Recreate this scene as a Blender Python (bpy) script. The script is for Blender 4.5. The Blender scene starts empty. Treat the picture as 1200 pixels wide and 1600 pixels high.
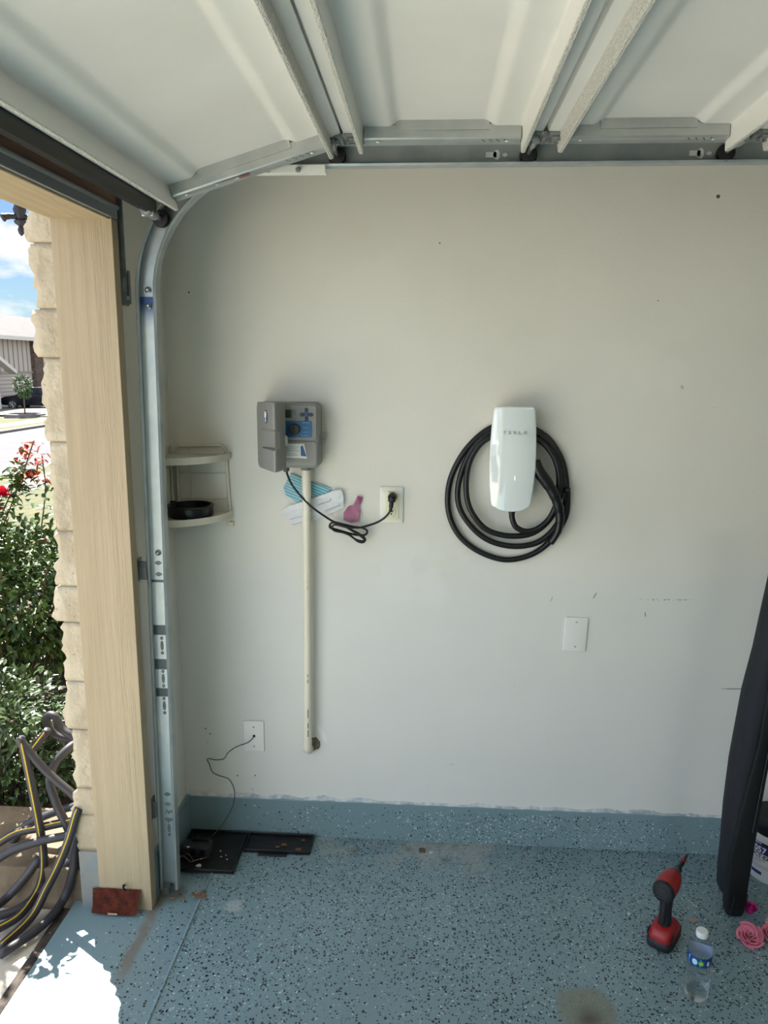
import bpy, bmesh, math, random
from mathutils import Vector, Matrix, noise
random.seed(7)
SC = bpy.context.scene
COL = SC.collection
R = math.radians

# ------------------------------------------------------------ camera
cam_d = bpy.data.cameras.new('camera'); cam = bpy.data.objects.new('camera', cam_d); COL.objects.link(cam)
cam_d.sensor_fit = 'HORIZONTAL'; cam_d.sensor_width = 36; cam_d.lens = 34.8
cam_d.clip_start = .02; cam_d.clip_end = 400
rx = Vector((0.9983, 0.0603, 0.0083)); fw = Vector((-0.0573, 0.9796, -0.1929)).normalized()
rx = (rx - fw*rx.dot(fw)).normalized(); up = rx.cross(fw)
cam.matrix_world = Matrix(((rx.x, up.x, -fw.x, 0), (rx.y, up.y, -fw.y, -2.42), (rx.z, up.z, -fw.z, 1.6853), (0, 0, 0, 1)))
SC.camera = cam

# ------------------------------------------------------------ colour management, sky, sun
SC.view_settings.view_transform = 'Standard'; SC.view_settings.look = 'None'
SC.view_settings.gamma = 1.0; SC.view_settings.use_curve_mapping = False
SC.view_settings.exposure = 0.84
SKY_LIGHT = 3.8; SUN = 13.0; AZ = Vector((-.59, .807)); EL = 52
w = bpy.data.worlds.new('sky'); SC.world = w; w.use_nodes = True
nt = w.node_tree; N = nt.nodes; L = nt.links; N.clear()
out = N.new('ShaderNodeOutputWorld'); bg = N.new('ShaderNodeBackground'); L.new(bg.outputs[0], out.inputs[0])
sky = N.new('ShaderNodeTexSky'); sky.sky_type = 'NISHITA'; sky.sun_disc = False
sky.sun_elevation = R(EL); sky.sun_rotation = math.atan2(AZ.x, AZ.y); sky.air_density = 1.0; sky.dust_density = .6
tc = N.new('ShaderNodeTexCoord'); mp = N.new('ShaderNodeMapping'); mp.inputs['Scale'].default_value = (1, 1, 2.4)
mp.inputs['Location'].default_value = (3.1, .4, .2)
nz = N.new('ShaderNodeTexNoise'); nz.inputs['Scale'].default_value = 6.5; nz.inputs['Detail'].default_value = 8; nz.inputs['Roughness'].default_value = .55
L.new(tc.outputs['Generated'], mp.inputs[0]); L.new(mp.outputs[0], nz.inputs[0])
rp = N.new('ShaderNodeValToRGB'); rp.color_ramp.elements[0].position = .46; rp.color_ramp.elements[1].position = .56
L.new(nz.outputs[0], rp.inputs[0])
sc_ = N.new('ShaderNodeMixRGB'); sc_.blend_type = 'MULTIPLY'; sc_.inputs[0].default_value = 1; sc_.inputs[2].default_value = (.038, .049, .062, 1)
L.new(sky.outputs[0], sc_.inputs[1])
mx = N.new('ShaderNodeMixRGB'); L.new(rp.outputs[0], mx.inputs[0]); L.new(sc_.outputs[0], mx.inputs[1])
mx.inputs[2].default_value = (.58, .60, .62, 1)
L.new(mx.outputs[0], bg.inputs[0])
sx_ = N.new('ShaderNodeSeparateXYZ'); L.new(tc.outputs['Generated'], sx_.inputs[0])
mr = N.new('ShaderNodeMapRange'); mr.interpolation_type = 'SMOOTHSTEP'; L.new(sx_.outputs[1], mr.inputs[0])   # sky strength raised out of view, added to brighten the garage
mr.inputs[1].default_value = .35; mr.inputs[2].default_value = -.35; mr.inputs[3].default_value = 1.0; mr.inputs[4].default_value = SKY_LIGHT; L.new(mr.outputs[0], bg.inputs[1])
SKYBG = bg
sd = bpy.data.lights.new('sun', 'SUN'); sd.energy = SUN; sd.angle = R(.6); sd.color = (1, .965, .91)
so = bpy.data.objects.new('sun', sd); COL.objects.link(so)
a = AZ.normalized(); sv = Vector((a.x*math.cos(R(EL)), a.y*math.cos(R(EL)), math.sin(R(EL))))
so.rotation_euler = sv.to_track_quat('Z', 'Y').to_euler(); so.location = (-6, 6, 12)

# unseen fill lamp behind the camera, added to lift the left corner
ld = bpy.data.lights.new('fill_lamp_light', 'AREA'); ld.shape = 'RECTANGLE'; ld.size = 1.15; ld.size_y = .16; ld.energy = 11; ld.color = (1, .95, .87)
lo_ = bpy.data.objects.new('fill_lamp_light', ld); COL.objects.link(lo_); lo_.location = (2.3, -3.3, 2.655)

# ------------------------------------------------------------ materials
def lin(c):
    return tuple((v/255/12.92 if v/255 <= .04045 else ((v/255+.055)/1.055)**2.4) for v in c) + (1,)
def mat(name, rgb, rough=.6, metal=0, rgb2=None, scale=8, bump=0, bscale=None, stretch=(1, 1, 1), detail=5, lo=.35, hi=.65, **kw):
    m = bpy.data.materials.new(name); m.use_nodes = True; n = m.node_tree.nodes; l = m.node_tree.links
    b = n['Principled BSDF']; b.inputs['Base Color'].default_value = lin(rgb); b.inputs['Roughness'].default_value = rough; b.inputs['Metallic'].default_value = metal
    for k, v in kw.items(): b.inputs[k.replace('_', ' ')].default_value = v
    t = n.new('ShaderNodeTexCoord'); mpn = n.new('ShaderNodeMapping'); mpn.inputs['Scale'].default_value = stretch; l.new(t.outputs['Object'], mpn.inputs[0])
    if rgb2 is not None:
        x = n.new('ShaderNodeTexNoise'); x.inputs['Scale'].default_value = scale; x.inputs['Detail'].default_value = detail; l.new(mpn.outputs[0], x.inputs[0])
        r = n.new('ShaderNodeValToRGB'); r.color_ramp.elements[0].position = lo; r.color_ramp.elements[1].position = hi
        r.color_ramp.elements[0].color = lin(rgb); r.color_ramp.elements[1].color = lin(rgb2); l.new(x.outputs[0], r.inputs[0]); l.new(r.outputs[0], b.inputs['Base Color'])
    if bump:
        x = n.new('ShaderNodeTexNoise'); x.inputs['Scale'].default_value = bscale or scale; x.inputs['Detail'].default_value = 6; l.new(mpn.outputs[0], x.inputs[0])
        bp = n.new('ShaderNodeBump'); bp.inputs['Strength'].default_value = bump; bp.inputs['Distance'].default_value = .01; l.new(x.outputs[0], bp.inputs['Height']); l.new(bp.outputs[0], b.inputs['Normal'])
    return m
def nodes(m): return m.node_tree.nodes, m.node_tree.links, m.node_tree.nodes['Principled BSDF']
def base_socket(m):
    n, l, b = nodes(m); s = b.inputs['Base Color']
    return s.links[0].from_socket if s.links else None
def over(m, fac, rgb):
    "mix a colour over the base colour where fac is 1"
    n, l, b = nodes(m); s = b.inputs['Base Color']; x = n.new('ShaderNodeMixRGB')
    if s.links: l.new(s.links[0].from_socket, x.inputs[1])
    else: x.inputs[1].default_value = s.default_value
    x.inputs[2].default_value = lin(rgb); l.new(fac, x.inputs[0]); l.new(x.outputs[0], s)
def M_(m, op, a, b_=None, c=None):
    n, l, _ = nodes(m); x = n.new('ShaderNodeMath'); x.operation = op
    for i, v in enumerate((a, b_, c)):
        if v is None: continue
        if isinstance(v, (int, float)): x.inputs[i].default_value = v
        else: l.new(v, x.inputs[i])
    return x.outputs[0]
def ss(m, v, e0, e1):
    n, l, _ = nodes(m); x = n.new('ShaderNodeMapRange'); x.interpolation_type = 'SMOOTHSTEP'
    l.new(v, x.inputs[0]); x.inputs[1].default_value = e0; x.inputs[2].default_value = e1; return x.outputs[0]
def xyz(m):
    n, l, _ = nodes(m); t = n.new('ShaderNodeTexCoord'); s = n.new('ShaderNodeSeparateXYZ'); l.new(t.outputs['Object'], s.inputs[0]); return t.outputs['Object'], s.outputs
def noi(m, vec, scale, detail=4, stretch=None, rough=.5):
    n, l, _ = nodes(m)
    if stretch: q = n.new('ShaderNodeMapping'); q.inputs['Scale'].default_value = stretch; l.new(vec, q.inputs[0]); vec = q.outputs[0]
    x = n.new('ShaderNodeTexNoise'); x.inputs['Scale'].default_value = scale; x.inputs['Detail'].default_value = detail; x.inputs['Roughness'].default_value = rough; l.new(vec, x.inputs[0]); return x.outputs[0]
def band(m, v, lo, hi, soft=.004):
    return M_(m, 'MULTIPLY', ss(m, v, lo-soft, lo+soft), M_(m, 'SUBTRACT', 1.0, ss(m, v, hi-soft, hi+soft)))

def chips(m, vec, scale, density_fac, col, rad=.32, seed=0.0, stretch=(1, 1, 1)):
    n, l, _ = nodes(m); q = n.new('ShaderNodeMapping'); q.inputs['Location'].default_value = (seed, seed*.7, seed*.3); q.inputs['Scale'].default_value = stretch; l.new(vec, q.inputs[0])
    # jitter the lookup so that chips are angular, not round
    jn = n.new('ShaderNodeTexNoise'); jn.inputs['Scale'].default_value = scale*1.4; jn.inputs['Detail'].default_value = 1; l.new(q.outputs[0], jn.inputs[0])
    jv = n.new('ShaderNodeVectorMath'); jv.operation = 'SCALE'; jv.inputs[3].default_value = .9/scale; l.new(jn.outputs[1], jv.inputs[0])
    ad = n.new('ShaderNodeVectorMath'); l.new(q.outputs[0], ad.inputs[0]); l.new(jv.outputs[0], ad.inputs[1])
    v = n.new('ShaderNodeTexVoronoi'); v.inputs['Scale'].default_value = scale; l.new(ad.outputs[0], v.inputs[0])
    s = n.new('ShaderNodeSeparateColor'); l.new(v.outputs['Color'], s.inputs[0])
    r = M_(m, 'MULTIPLY', s.outputs[1], rad)
    inside = M_(m, 'LESS_THAN', v.outputs['Distance'], M_(m, 'ADD', r, rad*.35))
    keep = M_(m, 'LESS_THAN', s.outputs[0], density_fac)
    over(m, M_(m, 'MULTIPLY', inside, keep), col)

m_wall = mat('wall_paint', (216, 213, 201), .62, rgb2=(223, 220, 209), scale=1.3, bump=.06, bscale=160, lo=.4, hi=.6)
v, s = xyz(m_wall)
over(m_wall, M_(m_wall, 'MULTIPLY', ss(m_wall, M_(m_wall, 'ADD', s[2], M_(m_wall, 'MULTIPLY', noi(m_wall, v, 1.1, 3), .5)), 1.35, 1.15), .55), (212, 214, 212))
over(m_wall, M_(m_wall, 'MULTIPLY', ss(m_wall, noi(m_wall, v, 2.1, 2, (1, 1, 1.6)), .56, .6), .25), (218, 217, 206))
# scuffs
over(m_wall, M_(m_wall, 'MULTIPLY', ss(m_wall, noi(m_wall, v, 14, 2, (1, 1, 3)), .76, .8), .35), (120, 118, 112))
over(m_wall, M_(m_wall, 'MULTIPLY', M_(m_wall, 'MULTIPLY', ss(m_wall, noi(m_wall, v, 60, 2), .7, .76), band(m_wall, s[2], .145, .2, .02)), .7), (150, 150, 150))

def scuff(x, z, lx, lz, ang, rgb, amt, thr=.5, ns=60):
    m = m_wall; n, l, _ = nodes(m); t = n.new('ShaderNodeTexCoord'); a_ = n.new('ShaderNodeVectorMath'); a_.operation = 'SUBTRACT'; l.new(t.outputs['Object'], a_.inputs[0]); a_.inputs[1].default_value = (x, 0, z)
    q = n.new('ShaderNodeMapping'); q.vector_type = 'POINT'; q.inputs['Rotation'].default_value = (0, R(ang), 0); l.new(a_.outputs[0], q.inputs[0])
    s2 = n.new('ShaderNodeVectorMath'); s2.operation = 'MULTIPLY'; s2.inputs[1].default_value = (1/lx, 1, 1/lz); l.new(q.outputs[0], s2.inputs[0])
    d = n.new('ShaderNodeVectorMath'); d.operation = 'LENGTH'; l.new(s2.outputs[0], d.inputs[0])
    f = M_(m, 'MULTIPLY', ss(m, d.outputs['Value'], 1.0, .4), ss(m, noi(m, t.outputs['Object'], ns, 3), thr-.05, thr+.05)); over(m, M_(m, 'MULTIPLY', f, amt), rgb)
scuff(1.05, .622, .055, .004, 2, (120, 118, 112), .75, .35); scuff(.80, .930, .11, .005, 1, (120, 118, 114), .6, .56, 110); scuff(.567, .938, .004, .016, -25, (120, 118, 112), .7, .3)
scuff(.737, .877, .003, .012, 10, (110, 108, 104), .8, .3); scuff(.425, .922, .002, .014, -18, (120, 118, 112), .7, .3); scuff(.795, 1.628, .006, .010, 30, (120, 118, 112), .6, .4)
scuff(-.355, .40, .012, .05, 25, (232, 234, 234), .6, .35); scuff(.0, 1.0, .28, .16, 0, (224, 224, 218), .5, .48, 5); scuff(.70, 1.70, .22, .14, 0, (226, 224, 212), .5, .48, 5); scuff(-.2, 1.85, .3, .3, 0, (226, 224, 214), .4, .5, 4)
def epoxy(name):
    m = mat(name, (112, 136, 141), .33, rgb2=(121, 145, 150), scale=2.2, bump=.08, bscale=60)
    return m
m_floor = epoxy('blue_epoxy_floor'); v, s = xyz(m_floor)
inner = ss(m_floor, s[0], -.70, -.69)
patch = ss(m_floor, noi(m_floor, v, 1.7, 2), .3, .62)
dens_d = M_(m_floor, 'ADD', M_(m_floor, 'MULTIPLY', inner, .22), M_(m_floor, 'ADD', .10, M_(m_floor, 'MULTIPLY', patch, .28)))
# bare drive end of slab, few flakes
dens_d = M_(m_floor, 'MULTIPLY', dens_d, ss(m_floor, s[0], -1.02, -.80))
# flakes gathered against the stem wall
edge = M_(m_floor, 'MULTIPLY', ss(m_floor, s[1], -.05, -.012), ss(m_floor, s[0], -.3, .1))
dens_d = M_(m_floor, 'ADD', dens_d, M_(m_floor, 'MULTIPLY', edge, .4))
chips(m_floor, v, 115, dens_d, (16, 24, 32), .36, 0)
chips(m_floor, v, 150, M_(m_floor, 'MULTIPLY', dens_d, .6), (30, 44, 56), .34, 4.3)
chips(m_floor, v, 150, M_(m_floor, 'MULTIPLY', dens_d, .42), (188, 200, 200), .3, 9.1)
# dirt: brown line under the door seal, grey dust by the stem wall, brown round stain
dn = noi(m_floor, v, 16, 5)
ln = M_(m_floor, 'ADD', s[0], M_(m_floor, 'MULTIPLY', dn, .03))
over(m_floor, M_(m_floor, 'MULTIPLY', M_(m_floor, 'MULTIPLY', band(m_floor, ln, -.835, -.80, .012), M_(m_floor, 'MULTIPLY', ss(m_floor, dn, .2, .5), ss(m_floor, s[1], -.75, -.6))), .8), (112, 104, 92))
dust = M_(m_floor, 'MULTIPLY', ss(m_floor, s[1], -.26, -.05), M_(m_floor, 'MULTIPLY', band(m_floor, s[0], -.35, .3, .15), ss(m_floor, noi(m_floor, v, 7, 5), .4, .62)))
over(m_floor, M_(m_floor, 'MULTIPLY', dust, .6), (168, 168, 160))
n_, l_, _ = nodes(m_floor)
def spot(m, vec, x, y, r, soft, rgb, amt, nscale=20):
    n, l, _ = nodes(m); d = n.new('ShaderNodeVectorMath'); d.operation = 'DISTANCE'; l.new(vec, d.inputs[0]); d.inputs[1].default_value = (x, y, 0)
    dd = M_(m, 'ADD', d.outputs['Value'], M_(m, 'MULTIPLY', noi(m, vec, nscale, 4), r*.8))
    over(m, M_(m, 'MULTIPLY', ss(m, dd, r*1.4, r*1.4-soft), amt), rgb)
spot(m_floor, v, .445, -.70, .095, .03, (118, 120, 106), .8, 9); spot(m_floor, v, .455, -.725, .055, .06, (72, 64, 54), .9)
spot(m_floor, v, -.585, -.385, .04, .03, (175, 180, 178), .6)
spot(m_floor, v, -.79, -.33, .05, .04, (86, 80, 70), .8)
for q in ((-.23, -.08), (-.04, -.06), (.09, -.11)): spot(m_floor, v, q[0], q[1], .03, .03, (104, 96, 80), .6)
m_curb = epoxy('blue_epoxy_curb'); v, s = xyz(m_curb)
cd = M_(m_curb, 'MULTIPLY', ss(m_curb, noi(m_curb, v, 5, 2), .33, .52), M_(m_curb, 'MULTIPLY', ss(m_curb, s[0], -.8, .0), .85))
cd = M_(m_curb, 'MULTIPLY', cd, ss(m_curb, s[2], .135, .11))
chips(m_curb, v, 120, cd, (18, 26, 36), .34, 2); chips(m_curb, v, 150, M_(m_curb, 'MULTIPLY', cd, .45), (190, 202, 205), .3, 7)

m_caulk = mat('ragged_caulk', (206, 210, 208), .7, rgb2=(150, 165, 172), scale=30, bump=.8, bscale=50)
m_ceil = mat('ceiling_white', (215, 215, 210), .8)
m_door = mat('door_steel_white', (219, 220, 216), .42, rgb2=(214, 215, 210), scale=5, bump=.03, bscale=200)
m_emb = mat('embossed_door_steel', (220, 220, 214), .5, rgb2=(190, 191, 182), scale=420, bump=.8, bscale=420, stretch=(1, .25, 1))
m_galv = mat('galvanised_steel', (176, 180, 178), .38, .85, rgb2=(150, 156, 156), scale=30, bump=.05)
m_galvd = mat('dull_zinc', (132, 136, 136), .5, .35, rgb2=(106, 110, 110), scale=22)
m_stile = mat('zinc_stile', (170, 174, 172), .4, .7, rgb2=(188, 190, 186), scale=12)
m_plate = mat('pale_zinc_plate', (225, 228, 222), .45, .15)
m_track = mat('galvanised_track', (158, 166, 168), .38, .45, rgb2=(178, 184, 182), scale=14)
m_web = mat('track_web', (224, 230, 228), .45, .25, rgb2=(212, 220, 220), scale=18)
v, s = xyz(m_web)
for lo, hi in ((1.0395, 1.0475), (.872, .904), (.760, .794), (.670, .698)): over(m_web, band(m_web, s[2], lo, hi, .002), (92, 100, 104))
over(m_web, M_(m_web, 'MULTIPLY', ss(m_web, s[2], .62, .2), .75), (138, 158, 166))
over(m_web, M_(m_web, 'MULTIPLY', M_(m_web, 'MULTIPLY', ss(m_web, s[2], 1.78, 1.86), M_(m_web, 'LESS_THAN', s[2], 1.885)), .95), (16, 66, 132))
m_black = mat('black_rubber', (18, 18, 20), .55)
m_blackg = mat('black_plastic', (14, 14, 16), .32)
m_dark = mat('dark_hole', (8, 8, 8), .9)
m_wood = mat('beige_painted_cedar', (160, 143, 115), .65, rgb2=(168, 151, 122), scale=6, stretch=(6, 6, .5))
v, s = xyz(m_wood)
n, l, b = nodes(m_wood)
g1 = noi(m_wood, v, 9, 6, (14, 14, .5), .6)
wv = n.new('ShaderNodeTexWave'); wv.inputs['Scale'].default_value = 9; wv.inputs['Distortion'].default_value = 9; wv.inputs['Detail'].default_value = 3; wv.inputs['Detail Scale'].default_value = .8
q = n.new('ShaderNodeMapping'); q.inputs['Scale'].default_value = (1, 1, .12); l.new(v, q.inputs[0]); l.new(q.outputs[0], wv.inputs[0])
gs = M_(m_wood, 'MULTIPLY', ss(m_wood, g1, .52, .44), band(m_wood, s[0], -.895, -.852, .012))
bp = n.new('ShaderNodeBump'); bp.inputs['Strength'].default_value = .3; bp.inputs['Distance'].default_value = .004
l.new(M_(m_wood, 'SUBTRACT', M_(m_wood, 'ADD', M_(m_wood, 'MULTIPLY', wv.outputs[0], .35), g1), M_(m_wood, 'MULTIPLY', gs, .7)), bp.inputs['Height']); l.new(bp.outputs[0], b.inputs['Normal'])
over(m_wood, M_(m_wood, 'MULTIPLY', M_(m_wood, 'SUBTRACT', 1.0, ss(m_wood, noi(m_wood, v, 5, 3, (5, 5, 1)), .2, .27)), .5), (140, 118, 88))
over(m_wood, M_(m_wood, 'MULTIPLY', ss(m_wood, s[2], .12, .0), .35), (160, 146, 122))
m_raw = mat('bare_brown_wood', (92, 72, 54), .8, rgb2=(118, 98, 76), scale=10, stretch=(4, 4, .6), bump=.3)
m_rawd = mat('dark_stained_wood', (118, 92, 80), .7, rgb2=(150, 118, 102), scale=12, stretch=(3, .4, 3), bump=.4)
m_stone = mat('rough_limestone', (184, 172, 150), .85, rgb2=(166, 152, 128), scale=9, bump=1.2, bscale=24, detail=8)
v, s = xyz(m_stone); over(m_stone, M_(m_stone, 'MULTIPLY', ss(m_stone, noi(m_stone, v, 60, 4), .66, .72), .6), (140, 112, 84))
m_mortar = mat('mortar', (156, 144, 124), .9, rgb2=(140, 130, 112), scale=30, bump=.5)
m_conc = mat('concrete', (200, 191, 174), .85, rgb2=(188, 179, 162), scale=7, bump=.3, bscale=60)
m_concd = mat('weathered_concrete', (122, 108, 87), .9, rgb2=(100, 88, 71), scale=12, bump=.4, bscale=50)
m_base = mat('paint_washed_concrete', (140, 136, 126), .8, rgb2=(120, 128, 132), scale=14, bump=.4)
m_soil = mat('garden_soil', (60, 48, 36), .95, rgb2=(84, 70, 52), scale=25, bump=1.2)
m_grass = mat('lawn_grass', (46, 58, 14), .9, rgb2=(76, 68, 26), scale=5, bump=.6, bscale=20, detail=10)
m_road = mat('asphalt_pale', (71, 70, 73), .9, rgb2=(78, 76, 78), scale=1.2)
m_side = mat('sidewalk_concrete', (108, 104, 97), .9, rgb2=(100, 96, 89), scale=2)

# ------------------------------------------------------------ mesh helpers
ORG = {}
def obj(name, vf, m, parent=None, smooth=False, autos=None):
    me = bpy.data.meshes.new(name)
    if isinstance(vf, bmesh.types.BMesh):
        vf.normal_update(); vf.to_mesh(me); vf.free()
    else: me.from_pydata([tuple(x) for x in vf[0]], [], vf[1])
    ms = m if isinstance(m, (list, tuple)) else [m]
    for k in ms: me.materials.append(k)
    if smooth or autos:
        for p in me.polygons: p.use_smooth = True
        if autos:
            bm = bmesh.new(); bm.from_mesh(me)
            for e in bm.edges:
                if len(e.link_faces) == 2 and e.calc_face_angle(0) > R(autos): e.smooth = False
            bm.to_mesh(me); bm.free()
    o = bpy.data.objects.new(name, me); COL.objects.link(o)
    if parent is not None:
        o.parent = parent
        p = parent
        while p.parent is not None: p = p.parent
        if parent.name in ORG: o.matrix_parent_inverse = Matrix.Translation(-Vector(ORG[parent.name]))
    return o
def thing(name, label, cat, loc=(0, 0, 0), group=None):
    o = bpy.data.objects.new(name, None); o.empty_display_size = .05; COL.objects.link(o); o.location = loc; ORG[o.name] = loc
    o['label'] = label; o['category'] = cat
    if group: o['group'] = group
    return o
def tag(o, label, cat, group=None, kind=None):
    o['label'] = label; o['category'] = cat
    if group: o['group'] = group
    if kind: o['kind'] = kind
    return o
def struct(o): o['kind'] = 'structure'; return o

def B(): return bmesh.new()
def box(bm, x0, x1, y0, y1, z0, z1, bev=0, T=None, seg=2):
    vs = [bm.verts.new(p) for p in ((x0, y0, z0), (x1, y0, z0), (x1, y1, z0), (x0, y1, z0), (x0, y0, z1), (x1, y0, z1), (x1, y1, z1), (x0, y1, z1))]
    fs = [bm.faces.new([vs[i] for i in f]) for f in ((3, 2, 1, 0), (4, 5, 6, 7), (0, 1, 5, 4), (1, 2, 6, 5), (2, 3, 7, 6), (3, 0, 4, 7))]
    geo = list(vs)
    if bev:
        es = list({e for f in fs for e in f.edges})
        r = bmesh.ops.bevel(bm, geom=es, offset=bev, segments=seg, affect='EDGES', profile=.5); geo = list({v for f in r['faces'] for v in f.verts} | {v for v in vs if v.is_valid})
    if T is not None: bmesh.ops.transform(bm, matrix=T, verts=geo)
    return bm
def bx(*a, **k): return box(B(), *a, **k)
def prism(bm, poly, fn, d0, d1, bev=0, cap=True, mi=None):
    "poly: 2D points; fn(u,v,d)->xyz; extruded from d0 to d1"
    a = [bm.verts.new(fn(u, v, d0)) for u, v in poly]; b_ = [bm.verts.new(fn(u, v, d1)) for u, v in poly]; n = len(poly); fs = []
    for i in range(n): fs.append(bm.faces.new((a[i], a[(i+1) % n], b_[(i+1) % n], b_[i])))
    if cap: fs.append(bm.faces.new(a[::-1])); fs.append(bm.faces.new(b_))
    bmesh.ops.recalc_face_normals(bm, faces=fs)
    if bev and cap:
        es = list({e for e in fs[-2].edges} | {e for e in fs[-1].edges}); bmesh.ops.bevel(bm, geom=es, offset=bev, segments=2, affect='EDGES', profile=.5)
    return bm
def XZ(u, v, d): return (u, d, v)
def XY(u, v, d): return (u, v, d)
def YZ(u, v, d): return (d, u, v)
def spline(pts, n=8, closed=False):
    P = [Vector(p) for p in pts]; out = []; m = len(P)
    rng = range(m if closed else m-1)
    for i in rng:
        p0 = P[(i-1) % m] if (closed or i > 0) else P[0]*2-P[1]; p1 = P[i]; p2 = P[(i+1) % m]; p3 = P[(i+2) % m] if (closed or i+2 < m) else P[-1]*2-P[-2]
        for k in range(n):
            t = k/n; out.append(.5*((2*p1)+(-p0+p2)*t+(2*p0-5*p1+4*p2-p3)*t*t+(-p0+3*p1-3*p2+p3)*t**3))
    if not closed: out.append(P[-1])
    return out
def tube(bm, pts, r, sides=10, closed=False, caps=True):
    P = [Vector(p) for p in pts]; m = len(P); rings = []
    tan = []
    for i in range(m):
        a_ = P[(i-1) % m] if (closed or i) else P[0]; b_ = P[(i+1) % m] if (closed or i < m-1) else P[-1]; tan.append((b_-a_).normalized())
    nrm = tan[0].orthogonal().normalized()
    for i in range(m):
        nrm = (nrm-tan[i]*nrm.dot(tan[i])).normalized(); bi = tan[i].cross(nrm)
        rr = r[i] if isinstance(r, (list, tuple)) else r
        rings.append([bm.verts.new(P[i]+(nrm*math.cos(2*math.pi*k/sides)+bi*math.sin(2*math.pi*k/sides))*rr) for k in range(sides)])
    for i in range(m if closed else m-1):
        a_, b_ = rings[i], rings[(i+1) % m]
        for k in range(sides): bm.faces.new((a_[k], a_[(k+1) % sides], b_[(k+1) % sides], b_[k]))
    if caps and not closed: bm.faces.new(rings[0][::-1]); bm.faces.new(rings[-1])
    return bm
def lathe(bm, prof, T=None, seg=32, capb=True, capt=True):
    T = T or Matrix(); rings = []
    for r, z in prof: rings.append([bm.verts.new(T @ Vector((r*math.cos(2*math.pi*k/seg), r*math.sin(2*math.pi*k/seg), z))) for k in range(seg)])
    for a_, b_ in zip(rings, rings[1:]):
        for k in range(seg): bm.faces.new((a_[k], a_[(k+1) % seg], b_[(k+1) % seg], b_[k]))
    if capb: bm.faces.new(rings[0][::-1])
    if capt: bm.faces.new(rings[-1])
    return bm
def TR(loc, d='z', rot=0):
    q = {'z': Matrix(), 'y': Matrix.Rotation(R(90), 4, 'X'), 'x': Matrix.Rotation(R(90), 4, 'Y')}[d]
    return Matrix.Translation(loc) @ Matrix.Rotation(rot, 4, 'Z') @ q
def text(body, size, fn, parent, m, name, align='LEFT', sx=1.0, spacing=1.0, bold=0.0):
    c = bpy.data.curves.new('t', 'FONT'); c.body = body; c.size = size; c.align_x = align; c.space_character = spacing; c.offset = bold
    o = bpy.data.objects.new('t', c); COL.objects.link(o); dg = bpy.context.evaluated_depsgraph_get()
    me = bpy.data.meshes.new_from_object(o.evaluated_get(dg)); bm = B(); bm.from_mesh(me); bpy.data.objects.remove(o); bpy.data.curves.remove(c)
    for v_ in bm.verts: v_.co = Vector(fn(v_.co.x*sx, v_.co.y))
    return obj(name, bm, m, parent)
def rrect(x0, x1, z0, z1, r, n=5):
    out = []
    for cx, cz, a0 in ((x1-r, z1-r, 0), (x0+r, z1-r, 90), (x0+r, z0+r, 180), (x1-r, z0+r, 270)):
        for k in range(n+1): t = R(a0+90*k/n); out.append((cx+r*math.cos(t), cz+r*math.sin(t)))
    return out

# ------------------------------------------------------------ garage shell
GX1, GY1, GH = 5.2, -6.2, 2.75
XC = -.855                                   # inner face of the front (door) wall
OY0, OY1, OZ = -.41, -5.30, 2.06             # door opening
bm = bx(-.697, GX1, GY1, 0.0, -.15, 0); box(bm, -1.10, -.705, GY1, -.0, -.15, -.006)
prism(bm, [(-.705, -.006), (-.697, 0), (-.697, .003), (-.700, .004), (-.706, .0)], lambda u, v_, d: (u, d, v_), GY1, 0)
struct(obj('floor', bm, m_floor))
struct(obj('ceiling', bx(XC, GX1, GY1, 0, GH, GH+.15), m_ceil))
bm = bx(XC, GX1, 0, .14, .0, GH); struct(obj('wall_back', bm, m_wall))
struct(obj('wall_right', bx(GX1, GX1+.14, GY1, 0.14, 0, GH), m_wall))
struct(obj('wall_rear', bx(XC-.1, GX1, GY1-.14, GY1, 0, GH), m_wall))
bm = bx(XC-.10, XC, -.362, .14, .0, GH); box(bm, XC-.10, XC, -.41, GY1, OZ+.085, GH); box(bm, XC-.10, XC, GY1, OY1-.05, 0, GH)
struct(obj('wall_left', bm, m_wall))
lampf = thing('fill_lamp', 'long white unseen lamp added overhead as fill light', 'lamp', (2.3, -3.3, 2.7))  # unseen lamp body, added to go with the fill light
obj('housing', bx(1.70, 2.90, -3.40, -3.20, 2.70, 2.75, bev=.005), m_ceil, lampf)
obj('diffuser', bx(1.72, 2.88, -3.385, -3.215, 2.675, 2.70, bev=.01), mat('fill_lamp_diffuser', (240, 238, 230), .4), lampf)
# curbs (stem wall)
def ragged(x0, x1, z, y, n=220):
    vs = []; fs = []
    for i in range(n+1):
        x = x0+(x1-x0)*i/n; h = .003+.022*abs(noise.noise(Vector((x*7, 3, 0))))+.010*abs(noise.noise(Vector((x*47, 1, 0))))
        vs += [(x, y-.004, z-.005-.010*noise.noise(Vector((x*17, 8, 2)))), (x, y-.009-.003*noise.noise(Vector((x*30, 0, 5))), z+h*.4), (x, y, z+h)]
    for i in range(n):
        a_ = i*3; fs += [(a_, a_+3, a_+4, a_+1), (a_+1, a_+4, a_+5, a_+2)]
    return vs, fs
bm = bx(XC, GX1, -.010, .0, -.03, .143, bev=.003); struct(obj('baseboard_back', bm, m_curb))
struct(obj('trim_1', ragged(XC+.01, 2.4, .142, -.0005, 500), m_caulk, smooth=True))
bm = bx(XC, XC+.012, -.362, -.010, -.03, .148); struct(obj('baseboard_left', bm, m_curb))
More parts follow.
